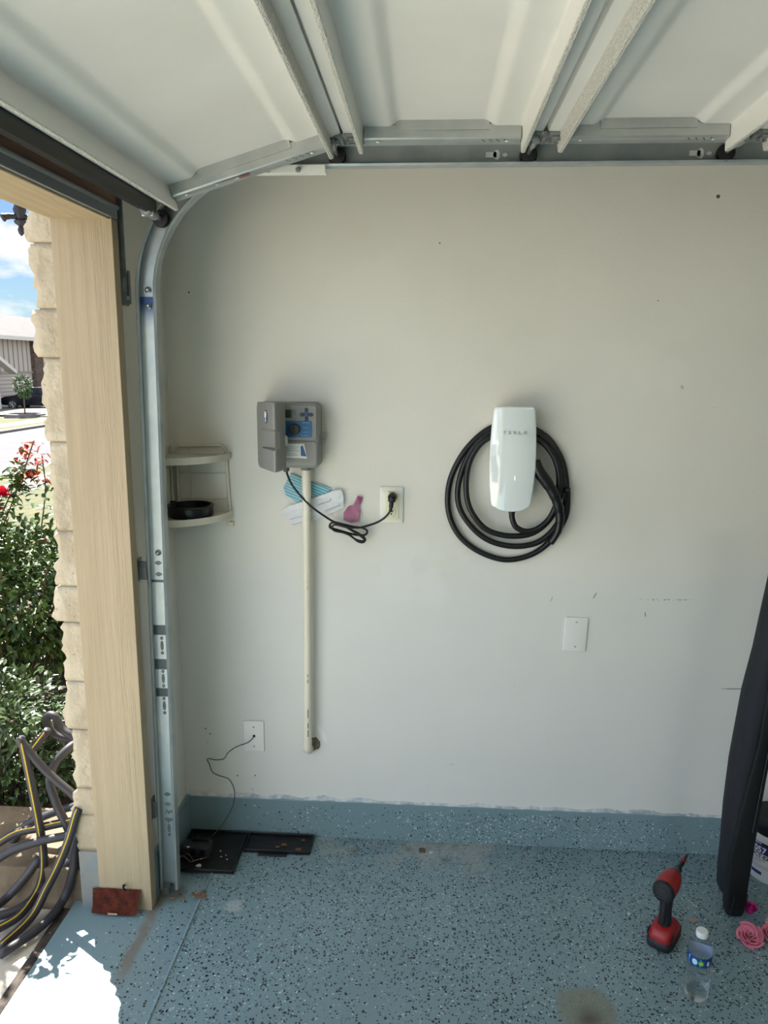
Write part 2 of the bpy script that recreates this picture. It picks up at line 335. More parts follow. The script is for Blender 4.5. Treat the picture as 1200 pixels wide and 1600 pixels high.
# jamb board, header board, stop
bm = bx(-1.006, -.8655, -.410, -.372, -.006, 2.075, bev=.0012); struct(obj('trim_2', bm, m_wood))
bm = bx(-.8658, -.839, -.4112, -.372, -.006, 2.06, bev=.0015); struct(obj('trim_3', bm, m_wood))
m_woodh = m_wood.copy(); m_woodh.name = 'beige_painted_header'
for nd in m_woodh.node_tree.nodes:
    if nd.type == 'MAPPING':
        sc3 = list(nd.inputs['Scale'].default_value); nd.inputs['Scale'].default_value = (sc3[0], sc3[2], sc3[1])
bm = bx(-1.006, -.8655, OY1, -.372, OZ, OZ+.038, bev=.001); box(bm, -.866, -.845, OY1, -.372, OZ-.004, OZ+.034, bev=.003); struct(obj('trim_4', bm, m_woodh))
# far jamb of the opening
bm = bx(-1.006, -.839, OY1-.04, OY1, -.006, OZ+.03, bev=.003); struct(obj('trim_5', bm, m_wood))
# bare framing showing behind the beige boards
bm = bx(-.862, -.848, -.410, -.360, 0, 2.15); struct(obj('trim_6', bm, m_raw))
bm = bx(-.862, -.846, OY1, -.36, OZ+.034, OZ+.15); box(bm, -.846, -.836, OY1, -.36, OZ+.118, OZ+.15); struct(obj('trim_7', bm, m_rawd))
# dark seam of patched paint on the bare wood edge
# weather strip on the header and upper jamb
ws = thing('weatherstrip', 'dark grey vinyl weatherstrip along the beige header above the opening', 'weatherstrip', (-.845, -.41, OZ))
obj('flange', bx(-.846, -.838, OY1, -.372, OZ+.002, OZ+.030, bev=.002), mat('grey_vinyl', (140, 142, 142), .5), ws)
obj('bulb', tube(B(), [(-.838, OY1, OZ+.032), (-.838, -.372, OZ+.032)], .006, 8), mat('grey_vinyl_bulb', (160, 162, 162), .5), ws, smooth=True)
# outer masonry: limestone blocks on the outside of the front wall
def stone_block(bm, x0, x1, y0, y1, z0, z1, amp, seed):
    nx, ny, nz_ = 4, 12, max(4, int((z1-z0)/.013))
    def P(i, j, k):
        u, v_, w_ = i/nx, j/ny, k/nz_
        p = Vector((x0+(x1-x0)*u, y0+(y1-y0)*v_, z0+(z1-z0)*w_))
        f = min(w_, 1-w_)*nz_; rnd = max(0, 1-f/1.0)*.005
        d = amp*(.8*noise.noise(p*11+Vector((seed, 0, 0)))+.55*noise.noise(p*31+Vector((0, seed, 0)))+.4*noise.noise(p*83))
        if i == 0: p.x += -d+rnd-.004
        if j == 0: p.y += abs(d)*.45*(1-u)+rnd*.3
        if i < nx: p.x += -d*.4*(1-u)
        return p
    g = {}
    def V(i, j, k):
        if (i, j, k) not in g: g[(i, j, k)] = bm.verts.new(P(i, j, k))
        return g[(i, j, k)]
    for i in range(nx):
        for k in range(nz_):
            bm.faces.new((V(i, 0, k), V(i+1, 0, k), V(i+1, 0, k+1), V(i, 0, k+1)))
    for j in range(ny):
        for k in range(nz_):
            bm.faces.new((V(0, j+1, k), V(0, j, k), V(0, j, k+1), V(0, j+1, k+1)))
    for i in range(nx):
        for j in range(ny):
            bm.faces.new((V(i, j, nz_), V(i+1, j, nz_), V(i+1, j+1, nz_), V(i, j+1, nz_))); bm.faces.new((V(i, j+1, 0), V(i+1, j+1, 0), V(i+1, j, 0), V(i, j, 0)))
zb = [.19, .315, .405, .60, .755, .94, 1.05, 1.215, 1.47, 1.70, 1.83, 2.0, 2.2, 2.42, 2.75]
bm = B(); rr = random.Random(3)
for i in range(len(zb)-1):
    xo = -1.066+rr.uniform(-.006, .008)
    y_ = -.405
    for q in range(4):
        ly = rr.uniform(.28, .45); stone_block(bm, xo, -1.0, y_, y_+ly-.008, zb[i]+.002, zb[i+1]-.003, .015, i*3.1+q); y_ += ly
struct(obj('wall_outside', bm, m_stone, smooth=True))
bm = bx(-1.058, XC-.1, -.400, 1.05, .0, 2.75); box(bm, -1.052, XC-.1, OY1-.04, -.398, OZ+.038, 2.75); box(bm, -1.06, XC-.1, GY1-.14, OY1-.04, 0, 2.75)
struct(obj('wall_outside_backing', bm, m_mortar))
bm = B()
for sy in (1,):
    y_ = -.41
    while y_ > OY1:
        ly = rr.uniform(.3, .5)
        for z0, z1 in ((2.10, 2.26), (2.27, 2.5), (2.51, 2.74)): stone_block(bm, -1.072, -1.0, y_-ly, y_-.01, z0, z1, .012, y_*7+z0)
        y_ -= ly
struct(obj('wall_outside_lintel', bm, m_stone, smooth=True))
bm = bx(-1.068, -.99, -.408, 1.05, -.05, .188, bev=.006); struct(obj('trim_8', bm, m_base))
# roof deck over the garage with a shallow eave
bm = bx(-1.38, GX1, GY1-.1, 1.1, 2.9, 2.98); struct(obj('ceiling_eave', bm, m_ceil))

# ------------------------------------------------------------ ground outside
def zt(x):
    P = [(-1.1, -.012), (-2.4, -.04), (-9.1, -.70), (-15.6, -.80), (-24, -1.15), (-60, -1.2)]
    for (a0, z0), (a1, z1) in zip(P, P[1:]):
        if x >= a1: return z0+(z1-z0)*(a0-x)/(a0-a1)
    return -1.2
def strip(name, x0, x1, y0, y1, m, dz=0, n=14):
    vs = []; fs = []
    for i in range(n+1):
        x = x0+(x1-x0)*i/n; vs += [(x, y0, zt(x)+dz), (x, y1, zt(x)+dz)]
    for i in range(n): fs.append((2*i, 2*i+1, 2*i+3, 2*i+2))
    return struct(obj(name, (vs, fs), m))
strip('ground_driveway', -1.12, -9.1, -6.5, -.42, m_conc, .0)
strip('ground_bed', -1.06, -3.1, -.42, 3.2, m_soil, -.03)
strip('ground_lawn', -3.1, -6.9, -.42, 40, m_grass, .0); strip('ground_side_lawn', -1.06, -3.1, 3.2, 40, m_grass, 0)
strip('ground_sidewalk', -6.9, -8.0, -.42, 90, m_side, .01); strip('ground_verge', -8.0, -9.1, -.42, 90, m_grass, 0)
strip('ground_road', -9.1, -15.6, -30, 120, m_road, -.05); struct(obj('ground_curb', bx(-15.8, -15.5, -30, 120, -.95, -.76), m_side))
strip('ground_far_verge', -15.8, -16.8, -30, 120, m_grass, 0.02); strip('ground_far_sidewalk', -16.8, -18.2, -30, 120, m_side, .03)
strip('ground_far_lawn', -18.2, -60, -30, 140, m_grass, 0.02)
struct(obj('ground_far_driveway', ([(-18.2, 33, zt(-18.2)+.05), (-18.2, 48, zt(-18.2)+.05), (-27, 52, zt(-27)+.06), (-27, 37.5, zt(-27)+.06)], [(0, 1, 2, 3)]), m_side))
# joint between the slab and the driveway
bm = bx(-1.128, -1.098, -6, -.42, -.05, -.004, bev=.003)
struct(obj('trim_9', bm, mat('expansion_joint', (30, 26, 24), .9, rgb2=(74, 64, 54), scale=28, bump=.6)))
# concrete step beside the pier
bm = bx(-4.2, -1.064, -.385, -.06, -.06, .105, bev=.006); struct(obj('ground_step', bm, m_concd))
# farther garden edging
bm = bx(-3.2, -1.3, 1.5, 1.95, -.06, .06, bev=.01); struct(obj('ground_edging', bm, m_concd))

# ------------------------------------------------------------ garage door
SK = 2.268; YE = -.400; YF = OY1+.02
door = thing('garage_door', 'white steel sectional garage door rolled up overhead on its tracks', 'garage door', (-.7, YE, 2.1))
def door_prof(LN):
    def em(u): return .013*(lambda t: t*t*(3-2*t))(min(1, max(0, (u-.115)/.034)))
    half_ = [(0.000, -.006), (.004, -.006), (.006, -.020), (.010, -.022), (.034, -.022), (.040, -.052), (.043, -.055), (.050, -.055), (.052, -.053), (.054, -.002), (.058, 0), (.066, 0), (.109, 0)]+[(.115+.00425*k, em(.115+.00425*k)) for k in range(9)]+[(.155, .013)]
    return half_+[(LN-u, h) for u, h in half_[::-1]]+[(LN, .032), (0, .032)]
def section(ox, oz, ang, LN):
    c, s_ = math.cos(ang), math.sin(ang)
    def F(u, h, d): return (ox+u*c-h*s_, d, oz+u*s_+h*c)
    bm = B(); prism(bm, door_prof(LN), F, YF, YE)
    for f in bm.faces:
        if len(f.verts) == 4:
            ctr = f.calc_center_median(); u = (ctr.x-ox)*c+(ctr.z-oz)*s_; h = -(ctr.x-ox)*s_+(ctr.z-oz)*c
            if h < -.050 or (-.045 < h < -.028 and abs(abs(u-LN/2)-(LN/2-.037)) < .005): f.material_index = 1
    sec = obj('door_section', bm, [m_door, m_emb], door, autos=28)
    y0, y1 = YE-.034, YE-.002
    sp = [(y0, .004), (y0, -.026), (y0+.003, -.030), (y1-.010, -.031), (y1-.003, -.036), (y1, -.030), (y1, .004)]
    bm = B(); a_ = [bm.verts.new(F(.056, h, y)) for y, h in sp]; b_ = [bm.verts.new(F(LN-.056, h, y)) for y, h in sp]
    for i in range(len(sp)): bm.faces.new((a_[i], a_[(i+1) % len(sp)], b_[(i+1) % len(sp)], b_[i]))
    bm.faces.new(a_[::-1]); bm.faces.new(b_); bmesh.ops.recalc_face_normals(bm, faces=bm.faces[:])
    obj('end_stile', bm, m_stile, sec, autos=30)
    bm = B()
    for u0, u1, h0, h1 in ((.135, LN-.135, -.010, .013),):
        vs = [bm.verts.new(F(u, h, y)) for u in (u0, u1) for y in (y0-.005, y0) for h in (h0, h1)]
        for f in ((0, 1, 3, 2), (4, 6, 7, 5), (0, 4, 5, 1), (2, 3, 7, 6), (1, 5, 7, 3), (0, 2, 6, 4)): bm.faces.new([vs[i] for i in f])
    bmesh.ops.recalc_face_normals(bm, faces=bm.faces[:]); obj('stile_gusset', bm, m_stile, sec)
    for i in range(4):
        for dy in (.008, .018):
            u = LN*.70+i*.018+(.005 if dy > .01 else 0); p = F(u, -.0312, y0+dy); obj('stile_hole', lathe(B(), [(.0022, 0), (.0022, .0006)], TR(p), 8), m_dark, sec)
    for u in (.09, LN-.09): p = F(u, -.0325, y0+.012); obj('rivet', lathe(B(), [(.0045, 0), (.003, -.002)][::-1], TR(p), 10), m_plate, sec)
    return F, sec
TA = R(16.7); F0, S0 = section(-.23-.52*math.cos(TA), SK-.52*math.sin(TA), TA, .52)
F1, S1 = section(-.23, SK, 0, .5); F2, S2 = section(.27, SK, 0, .5); F3, S3 = section(.77, SK, 0, .5)
# warning label on the tilted stile
def LB(u0, u1, y0, y1, h, nm, m):
    vs = [F0(u0, h, y0), F0(u1, h, y0), F0(u1, h, y1), F0(u0, h, y1)]; return obj(nm, (vs, [(0, 1, 2, 3)]), m, S0)
m_white = mat('white_plastic', (226, 228, 224), .4)
LB(.17, .232, YE-.030, YE-.010, -.0325, 'warning_label', mat('label_paper', (206, 208, 202), .6)); LB(.235, .262, YE-.028, YE-.012, -.0326, 'warning_label', mat('label_red', (150, 90, 82), .6))
m_ink = mat('label_ink', (120, 122, 118), .7)
for j, q in enumerate((-.0285, -.024, -.0195, -.015)):
    LB(.176, .226-.006*(j % 2), YE+q, YE+q+.002, -.0328, 'label_print', m_ink)
# bottom seal of the door, hanging under the outer edge
bm = B(); prism(bm, [(-.728, 2.113), (-.716, 2.098), (-.716, 2.082), (-.722, 2.070), (-.734, 2.066), (-.742, 2.074), (-.742, 2.096), (-.736, 2.140)], XZ, YF, YE-.012); obj('bottom_seal', bm, m_black, door, autos=40)
bm = B(); prism(bm, [(-.740, 2.150), (-.726, 2.112), (-.730, 2.108), (-.744, 2.148)], XZ, YF, YE); obj('bottom_bracket', bm, m_galvd, door)
# hinges with rollers
def hinge(x, k):
    z = SK-.0225; bm = B()
    box(bm, x-.042, x-.008, YE-.062, YE-.004, z-.006, z, bev=.0015); box(bm, x+.008, x+.042, YE-.062, YE-.004, z-.006, z, bev=.0015)
    tube(bm, [(x, YE-.062, z-.007), (x, YE-.004, z-.007)], .0075, 10)
    box(bm, x-.034, x-.020, YE-.058, YE-.008, z-.012, z-.006, bev=.002); box(bm, x+.018, x+.036, YE-.05, YE-.02, z-.011, z-.006, bev=.002)
    h = obj('hinge', bm, m_galvd, door, autos=35)
    bm = B()
    for dx, dy in ((-.034, -.018), (-.034, -.048), (-.014, -.03), (.016, -.02), (.034, -.018), (.034, -.048)):
        lathe(bm, [(.0052, -.017), (.0052, -.011), (.007, -.010)], TR((x+dx, YE+dy, z)), 6)
    obj('bolts', bm, m_galv, h)
    bm = B(); tube(bm, [(x-.024, YE-.05, z-.016), (x-.024, YE+.065, z-.016)], .0055, 10); tube(bm, [(x-.024, YE-.052, z-.016), (x-.024, YE-.006, z-.016)], .0095, 10)
    obj('roller_stem', bm, m_galv, h, autos=40)
    bm = lathe(B(), [(.006, -.012), (.0215, -.010), (.0235, 0), (.0215, .010), (.006, .012)], TR((x-.024, YE+.072, z-.018), 'y'), 24); r_ = obj('roller', bm, m_black, h, autos=40)
for k, x in enumerate((-.23, .27, .77)): hinge(x, k)
# bottom roller at the curve
bm = B(); tube(bm, [(-.735, YE-.09, 2.072), (-.735, YE+.06, 2.072)], .0065, 10); tube(bm, [(-.735, YE-.05, 2.072), (-.735, YE+.02, 2.072)], .013, 12); box(bm, -.752, -.72, YE-.03, YE-.022, 2.06, 2.12, bev=.002); obj('bottom_roller_stem', bm, m_galv, door, autos=40)
bm = lathe(B(), [(.006, -.012), (.0215, -.010), (.0235, 0), (.0215, .010), (.006, .012)], TR((-.735, YE+.07, 2.072), 'y'), 24); obj('bottom_roller', bm, m_black, door, autos=40)

# ------------------------------------------------------------ track
trk = thing('door_track', 'galvanised steel door track with curved bend beside the left wall', 'track', (-.80, -.33, 0))
YW = -.306                      # web plane
TX0, TX1 = -.812, -.762         # vertical track, front to back flange
def track_path():
    R0 = .36; cx, cz = -.427, 1.87; pts = [(Vector((-.818+.0, 0)), None)]
    P = []
    P.append(((-.811, .012), (1, 0))); P.append(((-.787, 1.87), (1, 0)))
    for k in range(1, 17):
        t = math.pi-math.pi/2*k/16; P.append(((cx+R0*math.cos(t), cz+R0*math.sin(t)), (-math.cos(t), -math.sin(t))))
    P.append(((1.9, 2.236), (0, -1)))
    return P
# lateral half width .025; profile across the track (w: across, y)
P = track_path()
prof_t = [(-.020, YW-.028), (-.024, YW-.0335), (-.029, YW-.030), (-.0290, YW+.001), (.0290, YW+.001), (.029, YW-.030), (.024, YW-.0335), (.020, YW-.028),
          (.0215, YW-.027), (.0245, YW-.031), (.027, YW-.029), (.0265, YW-.0015), (-.0265, YW-.0015), (-.027, YW-.029), (-.0245, YW-.031), (-.0215, YW-.027)]
def sweep(P, prof, m, name, mats=None, webm=True):
    bm = B(); rings = []
    for (c_, n_) in P:
        rings.append([bm.verts.new((c_[0]+n_[0]*w_, y, c_[1]+n_[1]*w_)) for w_, y in prof])
    for i in range(len(rings)-1):
        for j in range(len(prof)):
            j2 = (j+1) % len(prof); f = bm.faces.new((rings[i][j], rings[i+1][j], rings[i+1][j2], rings[i][j2]))
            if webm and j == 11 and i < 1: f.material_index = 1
    bm.faces.new(rings[0]); bm.faces.new(rings[-1][::-1]); bmesh.ops.recalc_face_normals(bm, faces=bm.faces[:])
    return obj(name, bm, mats, trk, autos=30)
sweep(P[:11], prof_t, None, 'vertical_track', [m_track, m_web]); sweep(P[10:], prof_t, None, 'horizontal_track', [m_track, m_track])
# slots and bolts in the vertical web
def tx(z): return -.811+(.024)*(z/1.87)
def oval(bm, x, z, w_, h, y, d=.0012, pointed=False):
    pts = []
    for k in range(14):
        t = 2*math.pi*k/14; r1 = 1 if not pointed else (abs(math.cos(t))**.2 if abs(math.cos(t)) > .05 else .6)
        pts.append((x+math.cos(t)*w_/2, z+math.sin(t)*h/2*(1 if not pointed else (1-abs(math.cos(t)))**.6+.02)))
    return prism(bm, pts, XZ, y-d, y)
for z in (.838, .730, .640, .215):
    for dz, h, w_ in ((.024, .011, .010), (0, .032, .010), (-.024, .011, .010)): obj('slot_hole', oval(B(), tx(z)-.002, z+dz, w_, h, YW-.0014), m_galvd, trk)
for z in (1.10, 1.065, .335, .30): obj('slot_hole', oval(B(), tx(z)-.004, z, .024, .015, YW-.0014, pointed=True), m_galvd, trk)
for z in (1.888, 1.845, 1.132): obj('track_bolt', lathe(B(), [(.009, 0), (.009, .004), (.0055, .006), (.003, .010)], TR((tx(z)-.002, YW-.001, z), 'y'), 12), m_galv, trk, autos=40)
# scribbled installer mark
bm = B(); tube(bm, spline([(tx(.27)-.012, YW-.0035, .268), (tx(.27)-.006, YW-.0035, .279), (tx(.27), YW-.0035, .268), (tx(.27)+.006, YW-.0035, .279), (tx(.27)+.012, YW-.0035, .268)], 5), .0012, 6)
tube(bm, [(tx(.25)-.014, YW-.0035, .250), (tx(.25)+.016, YW-.0035, .249)], .0012, 6); tube(bm, [(tx(.25)-.012, YW-.0035, .244), (tx(.25)+.022, YW-.0035, .243)], .0012, 6)
obj('pen_mark', bm, m_ink, trk)
for x in (.165, .69, 1.21):
    z = 2.233; oval(bm := B(), x, z, .018, .026, YW-.0014); box(bm, x-.028, x+.0, YW-.0026, YW-.0014, z-.006, z+.007); obj('keyhole_slot', bm, m_plate, trk)
    obj('slot_hole', oval(B(), x+.022, z, .013, .009, YW-.0014), m_plate, trk)
# top reinforcing angle and the white angle plate under the curve
def anglez(): pass
bm = bx(-.60, -.283, YW-.042, YW-.036, 2.185, 2.203, bev=.001); box(bm, -.60, -.283, YW-.042, YW-.012, 2.183, 2.1855)
ap = obj('angle_plate', bm, m_plate, trk)
for x in (-.435, -.355): obj('angle_bolt', lathe(B(), [(.007, 0), (.007, .006), (.004, .014)], TR((x, YW-.043, 2.189), 'y'), 8), m_galv, ap)
# jamb brackets
for z in (1.085, .30):
    bm = bx(XC+.001, tx(z)-.028, -.345, -.337, z-.028, z+.028, bev=.002); box(bm, XC+.001, XC+.006, -.352, -.31, z-.034, z+.034, bev=.002)
    obj('jamb_bracket', bm, m_galvd, trk)
bm = bx(-.835, -.812, YW-.03, YW-.004, -.006, .018); obj('track_foot', bm, m_galvd, trk)
# upper wall angle with its bracket plate
ag = thing('wall_angle', 'narrow grey steel angle hanging on the wall beside the header corner', 'steel angle', (XC, -.33, 1.86))
bm = bx(XC+.0005, XC+.006, -.352, -.330, 1.92, 2.14, bev=.001); box(bm, XC+.0005, XC+.022, -.352, -.346, 1.92, 2.16, bev=.001); obj('angle', bm, m_galvd, ag)
bm = bx(XC+.0005, XC+.010, -.345, -.305, 1.845, 1.935, bev=.002); box(bm, XC+.010, XC+.014, -.314, -.300, 1.85, 1.94, bev=.001); obj('bracket_plate', bm, m_galvd, ag)
bm = lathe(B(), [(.007, 0), (.007, .006), (.004, .009)], TR((XC+.010, -.330, 1.865), 'x'), 10); obj('bolt', bm, m_galv, ag)

# ------------------------------------------------------------ wall charger
m_glass = mat('charger_white_glass', (222, 230, 228), .05, rgb2=(230, 236, 234), scale=2, IOR=1.8, Coat_Weight=1.0, Coat_Roughness=.02)
m_cable = mat('cable_black', (9, 9, 10), .42)
ch = thing('wall_charger', 'white glass wall charger mounted inside its coiled black cable', 'charger', (.27, 0, 1.23))
CX = .266
def outline(sc=1.0):
    # half width by height, measured down from the top
    H_ = [(0, .056), (.004, .061), (.012, .0645), (.06, .0690), (.12, .0725), (.19, .0735), (.25, .0700), (.300, .0640), (.312, .060), (.320, .050), (.327, .034), (.330, .018), (.3305, 0)]
    r = [(CX+w_*sc, 1.566-(.165+(d-.165)*sc)) for d, w_ in H_]; l = [(CX-w_*sc, 1.566-(.165+(d-.165)*sc)) for d, w_ in H_[:-1][::-1]]
    return r+l
def shell(bm, levels, m=None):
    rings = []
    for sc, y, bow in levels:
        o_ = outline(sc); rings.append([bm.verts.new((x, y-bow*(1-((x-CX)/.0735)**2), z)) for x, z in o_])
    n_ = len(rings[0])
    for a_, b_ in zip(rings, rings[1:]):
        for i in range(n_): bm.faces.new((a_[i], a_[(i+1) % n_], b_[(i+1) % n_], b_[i]))
    return rings
bm = B(); rg = shell(bm, [(.90, -.004, 0), (.93, -.05, 0), (.985, -.078, 0)]); bm.faces.new(rg[0][::-1]); bmesh.ops.recalc_face_normals(bm, faces=bm.faces[:])
obj('charger_body', bm, mat('charger_side_white', (214, 218, 216), .35), ch, autos=50)
def hw(d):
    K = [(0, .0560), (.004, .0612), (.012, .0645), (.06, .0690), (.12, .0725), (.19, .0735), (.25, .0700), (.300, .0648), (.312, .0615), (.320, .0470), (.327, .0300), (.3305, .004)]
    for (a0, w0), (a1, w1) in zip(K, K[1:]):
        if d <= a1: return w0+(w1-w0)*(d-a0)/(a1-a0)
    return .004
bm = B(); NU = 28; ds = [0, .0008, .002, .004, .008, .012]+[.012+.288*k/40 for k in range(1, 41)]+[.306, .312, .316, .320, .3235, .327, .329, .3303]; g = []
for d in ds:
    w_ = hw(d); row = []
    for i in range(NU+1):
        u = math.sin(math.pi*(i/NU-.5)); e = min((1-abs(u))*w_, d+.0005, .331-d)/.0045
        roll = 1-math.sqrt(max(0, 1-(1-min(1, e))**2)) if e < 1 else 0
        y = -.0840-.0110*(1-(u*w_/.0735)**2)-.004*math.sin(math.pi*d/.33)+.0075*roll
        row.append(bm.verts.new((CX+u*w_, y, 1.566-d)))
    g.append(row)
for a_, b_ in zip(g, g[1:]):
    for i in range(NU): bm.faces.new((a_[i], b_[i], b_[i+1], a_[i+1]))
bmesh.ops.recalc_face_normals(bm, faces=bm.faces[:])
if sum(f.normal.y for f in bm.faces) > 0: bmesh.ops.reverse_faces(bm, faces=bm.faces[:])
bmesh.ops.solidify(bm, geom=bm.faces[:], thickness=.004); obj('glass_faceplate', bm, m_glass, ch, smooth=True)
m_logo = mat('logo_grey', (160, 166, 164), .4)
LT = {'T': [[(0, 1), (1, 1)], [(.5, .86), (.5, 0)]], 'E': [[(0, 1), (1, 1)], [(0, .5), (1, .5)], [(0, 0), (1, 0)]], 'S': [[(1, 1), (0, 1), (0, .52), (1, .48), (1, 0), (0, 0)]],
      'L': [[(0, 1), (0, 0), (1, 0)]], 'A': [[(0, 1), (1, 1)], [(0, 0), (0, .45), (1, .45), (1, 0)]]}
lx = .2315
for c_ in 'TESLA':
    bm = B()
    for st in LT[c_]:
        for (u0, v0), (u1, v1) in zip(st, st[1:]):
            x0, x1 = sorted((lx+u0*.0075, lx+u1*.0075)); z0, z1 = sorted((1.482+v0*.0075, 1.482+v1*.0075)); box(bm, x0-.0007, x1+.0007, -.1000, -.0975, z0-.0006, z1+.0006)
    obj('logo_letter', bm, m_logo, ch); lx += .0160
bm = bx(.2735, .2745, -.1005, -.097, 1.338, 1.352)
obj('status_light', bm, mat('status_light', (230, 255, 236), .3, Emission_Color=(.8, 1, .85, 1), Emission_Strength=.6), ch)
bm = tube(B(), [(.275, -.045, 1.25), (.275, -.045, 1.222)], [.013, .0105], 14); obj('cable_gland', bm, m_cable, ch)
# cable: one continuous length wound round the body
path = [(.275, -.045, 1.235), (.277, -.045, 1.205), (.291, -.044, 1.176), (.325, -.043, 1.162), (.365, -.042, 1.175), (.402, -.041, 1.215), (.420, -.040, 1.28), (.418, -.039, 1.36), (.392, -.038, 1.42), (.345, -.037, 1.462), (.27, -.037, 1.475), (.19, -.036, 1.462), (.142, -.035, 1.405), (.126, -.034, 1.33), (.134, -.034, 1.25), (.170, -.033, 1.188), (.215, -.032, 1.155), (.285, -.031, 1.143), (.352, -.030, 1.157), (.405, -.029, 1.21),
        (.432, -.028, 1.29), (.428, -.027, 1.37), (.396, -.026, 1.438), (.34, -.026, 1.482), (.27, -.025, 1.494), (.195, -.024, 1.478), (.140, -.023, 1.42), (.108, -.022, 1.34), (.100, -.021, 1.27), (.118, -.020, 1.21), (.168, -.019, 1.150), (.225, -.019, 1.117), (.30, -.018, 1.106), (.372, -.018, 1.124), (.424, -.017, 1.178), (.449, -.016, 1.25), (.448, -.015, 1.33), (.425, -.015, 1.405), (.372, -.014, 1.472), (.28, -.013, 1.512), (.195, -.013, 1.490), (.125, -.013, 1.425), (.082, -.012, 1.345), (.068, -.012, 1.27), (.078, -.012, 1.195),
        (.115, -.012, 1.13), (.180, -.012, 1.082), (.265, -.012, 1.058), (.350, -.012, 1.078), (.412, -.013, 1.13), (.452, -.014, 1.205), (.455, -.022, 1.27), (.449, -.040, 1.305)]
obj('charging_cable', tube(B(), spline(path, 6), .0095, 12), m_cable, ch, smooth=True)
bm = tube(B(), spline([(.336, -.066, 1.395), (.352, -.068, 1.362), (.380, -.066, 1.325), (.403, -.064, 1.290), (.420, -.060, 1.250), (.428, -.055, 1.21), (.424, -.048, 1.165), (.405, -.040, 1.125)], 6), [.019]*14+[.0175]*6+[.016]*6+[.014]*6+[.0125]*5+[.011]*5+[.0105]*1, 14)
obj('charging_connector', bm, m_blackg, ch, smooth=True)

# ------------------------------------------------------------ sprinkler controller
m_cg = mat('controller_grey', (132, 132, 128), .5, bump=.05, bscale=300); m_cgd = mat('controller_grey_panel', (146, 146, 142), .5)
ctl = thing('irrigation_controller', 'grey irrigation controller box with its cover swung half open', 'controller', (-.44, 0, 1.36))
bm = B(); prism(bm, rrect(-.545, -.346, 1.362, 1.570, .018), XZ, -.002, -.080, bev=.008); obj('housing', bm, m_cg, ctl, autos=40)
bm = B(); prism(bm, rrect(-.540, -.352, 1.452, 1.562, .012), XZ, -.080, -.0855, bev=.002); obj('face_panel', bm, m_cgd, ctl, autos=40)
bm = B(); prism(bm, rrect(-.540, -.352, 1.372, 1.4475, .012), XZ, -.078, -.0835, bev=.002); obj('lower_panel', bm, m_cgd, ctl, autos=40)
bm = bx(-.352, -.333, -.030, -.012, 1.448, 1.474, bev=.003); obj('side_latch', bm, m_cgd, ctl)
bm = B(); prism(bm, rrect(-.4585, -.4165, 1.523, 1.548, .002), XZ, -.0853, -.0870); obj('screen', bm, mat('lcd', (72, 80, 70), .2), ctl)
m_navy = mat('button_navy', (24, 42, 66), .4)
for x, z, w_, h in ((-.384, 1.5535-.006, .011, .014), (-.384, 1.519, .011, .014), (-.3975, 1.533, .014, .011), (-.3705, 1.533, .014, .011)):
    bm = B(); prism(bm, rrect(x-w_/2, x+w_/2, z-h/2, z+h/2, .004), XZ, -.0853, -.0890, bev=.001); obj('arrow_button', bm, m_navy, ctl)
bm = B(); prism(bm, rrect(-.3895, -.3785, 1.5275, 1.5385, .002), XZ, -.0853, -.0892, bev=.001); obj('enter_button', bm, mat('button_blue', (24, 88, 150), .4), ctl)
m_blue = mat('panel_blue', (30, 98, 146), .45)
bm = B(); prism(bm, rrect(-.470, -.3665, 1.4615, 1.5135, .005), XZ, -.0853, -.0868); bp_ = obj('dial_panel', bm, m_blue, ctl)
m_pale = mat('print_pale_blue', (130, 178, 208), .5)
for i, (a_, b2, z) in enumerate(((-.398, -.374, 1.508), (-.396, -.378, 1.492), (-.398, -.378, 1.478), (-.402, -.380, 1.467))): obj('dial_print', bx(a_, b2, -.0876, -.0868, z-.0008, z+.0008), m_pale, bp_)
bm = lathe(B(), [(.021, 0), (.021, .002), (.0185, .003)], TR((-.4215, -.0865, 1.4875), 'y'), 32); obj('dial_ring', bm, mat('dial_ring', (70, 120, 152), .4), ctl)
bm = lathe(B(), [(.0182, 0), (.0175, .011), (.0160, .0125), (.001, .0125)], TR((-.4215, -.0885, 1.4875), 'y'), 32); box(bm, -.4235, -.4195, -.1035, -.1005, 1.472, 1.503, bev=.001); obj('dial_knob', bm, mat('dial_black', (20, 14, 20), .4), ctl, autos=40)
# cover, hinged on the left edge and swung wide open: broad front, deep free-side wall
sec = [(-.541, -.078), (-.538, -.100), (-.5325, -.116), (-.512, -.146), (-.470, -.2075), (-.4635, -.2155), (-.4580, -.2175), (-.4535, -.2135), (-.446, -.180), (-.4400, -.142), (-.4415, -.136)]
FD = Vector((-.470+.512, -.2075+.146)).normalized(); FN = Vector((FD.y, -FD.x)) # along / out of the front
rows = [(1.366, .92), (1.369, .96), (1.380, 1), (1.432, 1), (1.4375, 1), (1.488, 1), (1.4945, 1), (1.560, 1), (1.571, .97), (1.5755, .93)]
bm = B(); g = []; cxs = Vector((-.487, -.130))
for z, k in rows:
    row = []
    for i, (x, y) in enumerate(sec):
        p = cxs+(Vector((x, y))-cxs)*k; zz = z
        if i < 4: zz = 1.47+(z-1.47)*(.955+.012*i)
        if 1.434 < z < 1.492 and i in (3, 4, 5): p = p-FN*(.0 if i == 3 else .020 if i == 4 else .022)
        row.append(bm.verts.new((p.x, p.y, zz)))
    g.append(row)
for a_, b_ in zip(g, g[1:]):
    for i in range(len(sec)-1): bm.faces.new((a_[i], a_[i+1], b_[i+1], b_[i]))
    bm.faces.new((a_[-1], a_[0], b_[0], b_[-1]))
